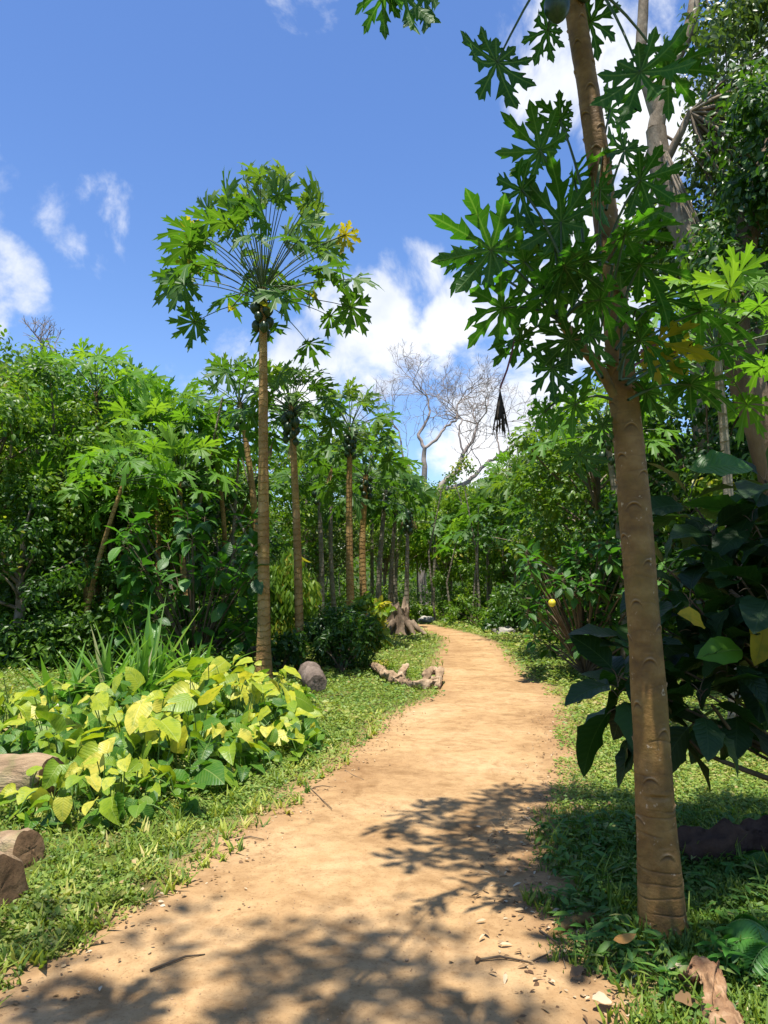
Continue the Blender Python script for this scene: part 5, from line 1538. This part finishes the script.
# loose taller tufts round the papaya foot and bottom right
for i in range(80):
    cx = RNG.uniform(.6, 2.3); cy = RNG.uniform(2.5, 5.0)
    if out_dist(np.array(cx), np.array(cy)) < .25: continue
    k = 14; a = RNG.random(k) * 6.28; ln = RNG.uniform(.2, 1.0, k)
    tip = np.stack([np.cos(a) * ln, np.sin(a) * ln, np.ones(k)], -1); nr = np.stack([-np.cos(a), -np.sin(a), ln], -1)
    GA.leaves(BLADE, np.stack([cx + RNG.normal(0, .03, k), cy + RNG.normal(0, .03, k), np.zeros(k)], -1), basis(tip, nr), RNG.uniform(.08, .2, k), np.full(k, RNG.random() * .6), 0)
for i in range(420):
    cy = 1 / RNG.uniform(1 / 9, 1 / 2.5); xl_, xr_ = edges(np.array(cy)); cx = float(xl_) - RNG.gamma(1.5, .45)
    if abs(cx) > cy * .56 + .3: continue
    k = 9; a = RNG.random(k) * 6.28; ln = RNG.uniform(.3, 1.3, k)
    tip = np.stack([np.cos(a) * ln, np.sin(a) * ln, np.ones(k)], -1); nr = np.stack([-np.cos(a), -np.sin(a), ln], -1)
    GA.leaves(WIDE, np.stack([cx + RNG.normal(0, .02, k), cy + RNG.normal(0, .02, k), np.zeros(k)], -1), basis(tip, nr), RNG.uniform(.05, .12, k), np.clip(RNG.random() * .9 + RNG.normal(0, .08, k), 0, 1), 0)
tag(GA.build('grass', 'blade_grass'), 'short sunlit grass with taller tufts in the shade', 'grass', kind='stuff')

# broad leaved weeds in the shade around the papaya foot
BW = Acc(); cc = []
for i in range(900):
    cx = RNG.uniform(.55, 2.6); cy = RNG.uniform(2.9, 5.0)
    if out_dist(np.array(cx), np.array(cy)) < .12: continue
    cc.append((cx, cy, RNG.uniform(.01, .08)))
cc = np.array(cc); n_ = len(cc) * 4
idx = np.repeat(np.arange(len(cc)), 4); a = RNG.random(n_) * 6.28
BW.leaves(LANCE, cc[idx] + RNG.normal(0, .02, (n_, 3)) * [1, 1, .3], basis(np.stack([np.cos(a), np.sin(a), RNG.normal(.2, .3, n_)], -1), np.stack([RNG.normal(0, .3, n_), RNG.normal(0, .3, n_), np.ones(n_)], -1)), RNG.uniform(.045, .10, n_), None, 0)
tag(BW.build('shade_weeds', 'blade_shade'), 'dark broad leaved weeds around the near papaya foot', 'weeds', kind='stuff')

# ------------------------------------------------------------------ pebbles, litter, twigs
PB = Acc()
pv = []; n, sg = 4, 6
for i in range(n + 1):
    for j in range(sg):
        ph = math.pi * i / n; th = 2 * math.pi * j / sg
        pv.append((math.sin(ph) * math.cos(th), math.sin(ph) * math.sin(th) * .75, math.cos(ph) * .55))
i = np.arange(n)[:, None] * sg; j = np.arange(sg)[None]; jn = (j + 1) % sg
PEB = (np.array(pv), np.stack([i + j, i + sg + j, i + sg + jn, i + jn], -1).reshape(-1, 4))
n_ = 2600; u = RNG.random(n_); y = 1 / (1 / 13 + u * (1 / 2.3 - 1 / 13)); xl, xr = edges(y)
e = RNG.beta(.8, .8, n_); x = xl + (xr - xl) * e
sz = RNG.lognormal(-6.0, .5, n_).clip(.0012, .011)
d = rand_dirs(n_, -.2, .2)
PB.leaves(PEB, np.stack([x, y, .009 + sz * .15], -1), basis(d, np.tile(UP, (n_, 1))), sz, None, 0)
tag(PB.build('pebbles', 'pebble'), 'small stones and clods strewn on the dirt path', 'pebbles', kind='stuff')

LT = Acc(); n_ = 1500
y = RNG.uniform(2.3, 9, n_); xl, xr = edges(y); sd2 = np.where(RNG.random(n_) < .5, 1, -1)
dd = RNG.normal(0.0, .14, n_); x = np.where(sd2 > 0, xr + dd, xl - dd)
LT.leaves(OVAL, np.stack([x, y, .012 + RNG.random(n_) * .012], -1), basis(rand_dirs(n_, -.1, .15), np.stack([RNG.normal(0, .35, n_), RNG.normal(0, .35, n_), np.ones(n_)], -1)), RNG.uniform(.010, .032, n_), None, 0)
n2 = 500; y = RNG.uniform(2.3, 6, n2); xl, xr = edges(y); x = xr + RNG.uniform(-.3, .7, n2)
LT.leaves(LANCE, np.stack([x, y, .014 + RNG.random(n2) * .02], -1), basis(rand_dirs(n2, -.1, .15), np.stack([RNG.normal(0, .35, n2), RNG.normal(0, .35, n2), np.ones(n2)], -1)), RNG.uniform(.02, .06, n2), None, 0)
tag(LT.build('leaf_litter', 'litter'), 'dry leaf litter along the path margins', 'leaf litter', kind='stuff')

GT = 'twigs on the dirt'
for pl, lb in (([(278, 765), (292, 778), (310, 790), (322, 802), (332, 812)], 'forked twig reaching onto the path from the pothos bed'),
               ([(345, 773), (353, 778), (364, 782)], 'short thin twig on the sunny dirt right of the pothos'),
               ([(235, 843), (250, 840), (264, 842)], 'small bent twig at the left margin of the path'),
               ([(475, 965), (500, 962), (530, 966), (548, 958)], 'long dry stem in the shade near the bottom of the path'),
               ([(540, 935), (560, 950), (566, 972)], 'crooked twig on the shaded soil beside the surface root'),
               ([(150, 975), (185, 962), (205, 958)], 'pale dry stalk at the lower left margin of the path')):
    A = Acc(); pts = [G(a, b) + Vector((0, 0, .018 + .004 * math.sin(i * 2))) for i, (a, b) in enumerate(pl)]
    A.tube(pts, np.linspace(.0055, .0025, len(pts)), 6, jit=.3)
    if len(pts) > 4: A.tube([pts[2], pts[2] + Vector((.09, .03, .01)), pts[2] + Vector((.17, .02, 0))], [.004, .003, .002], 5)
    tag(A.build('twig', 'stem_brown'), lb, 'twig', GT)
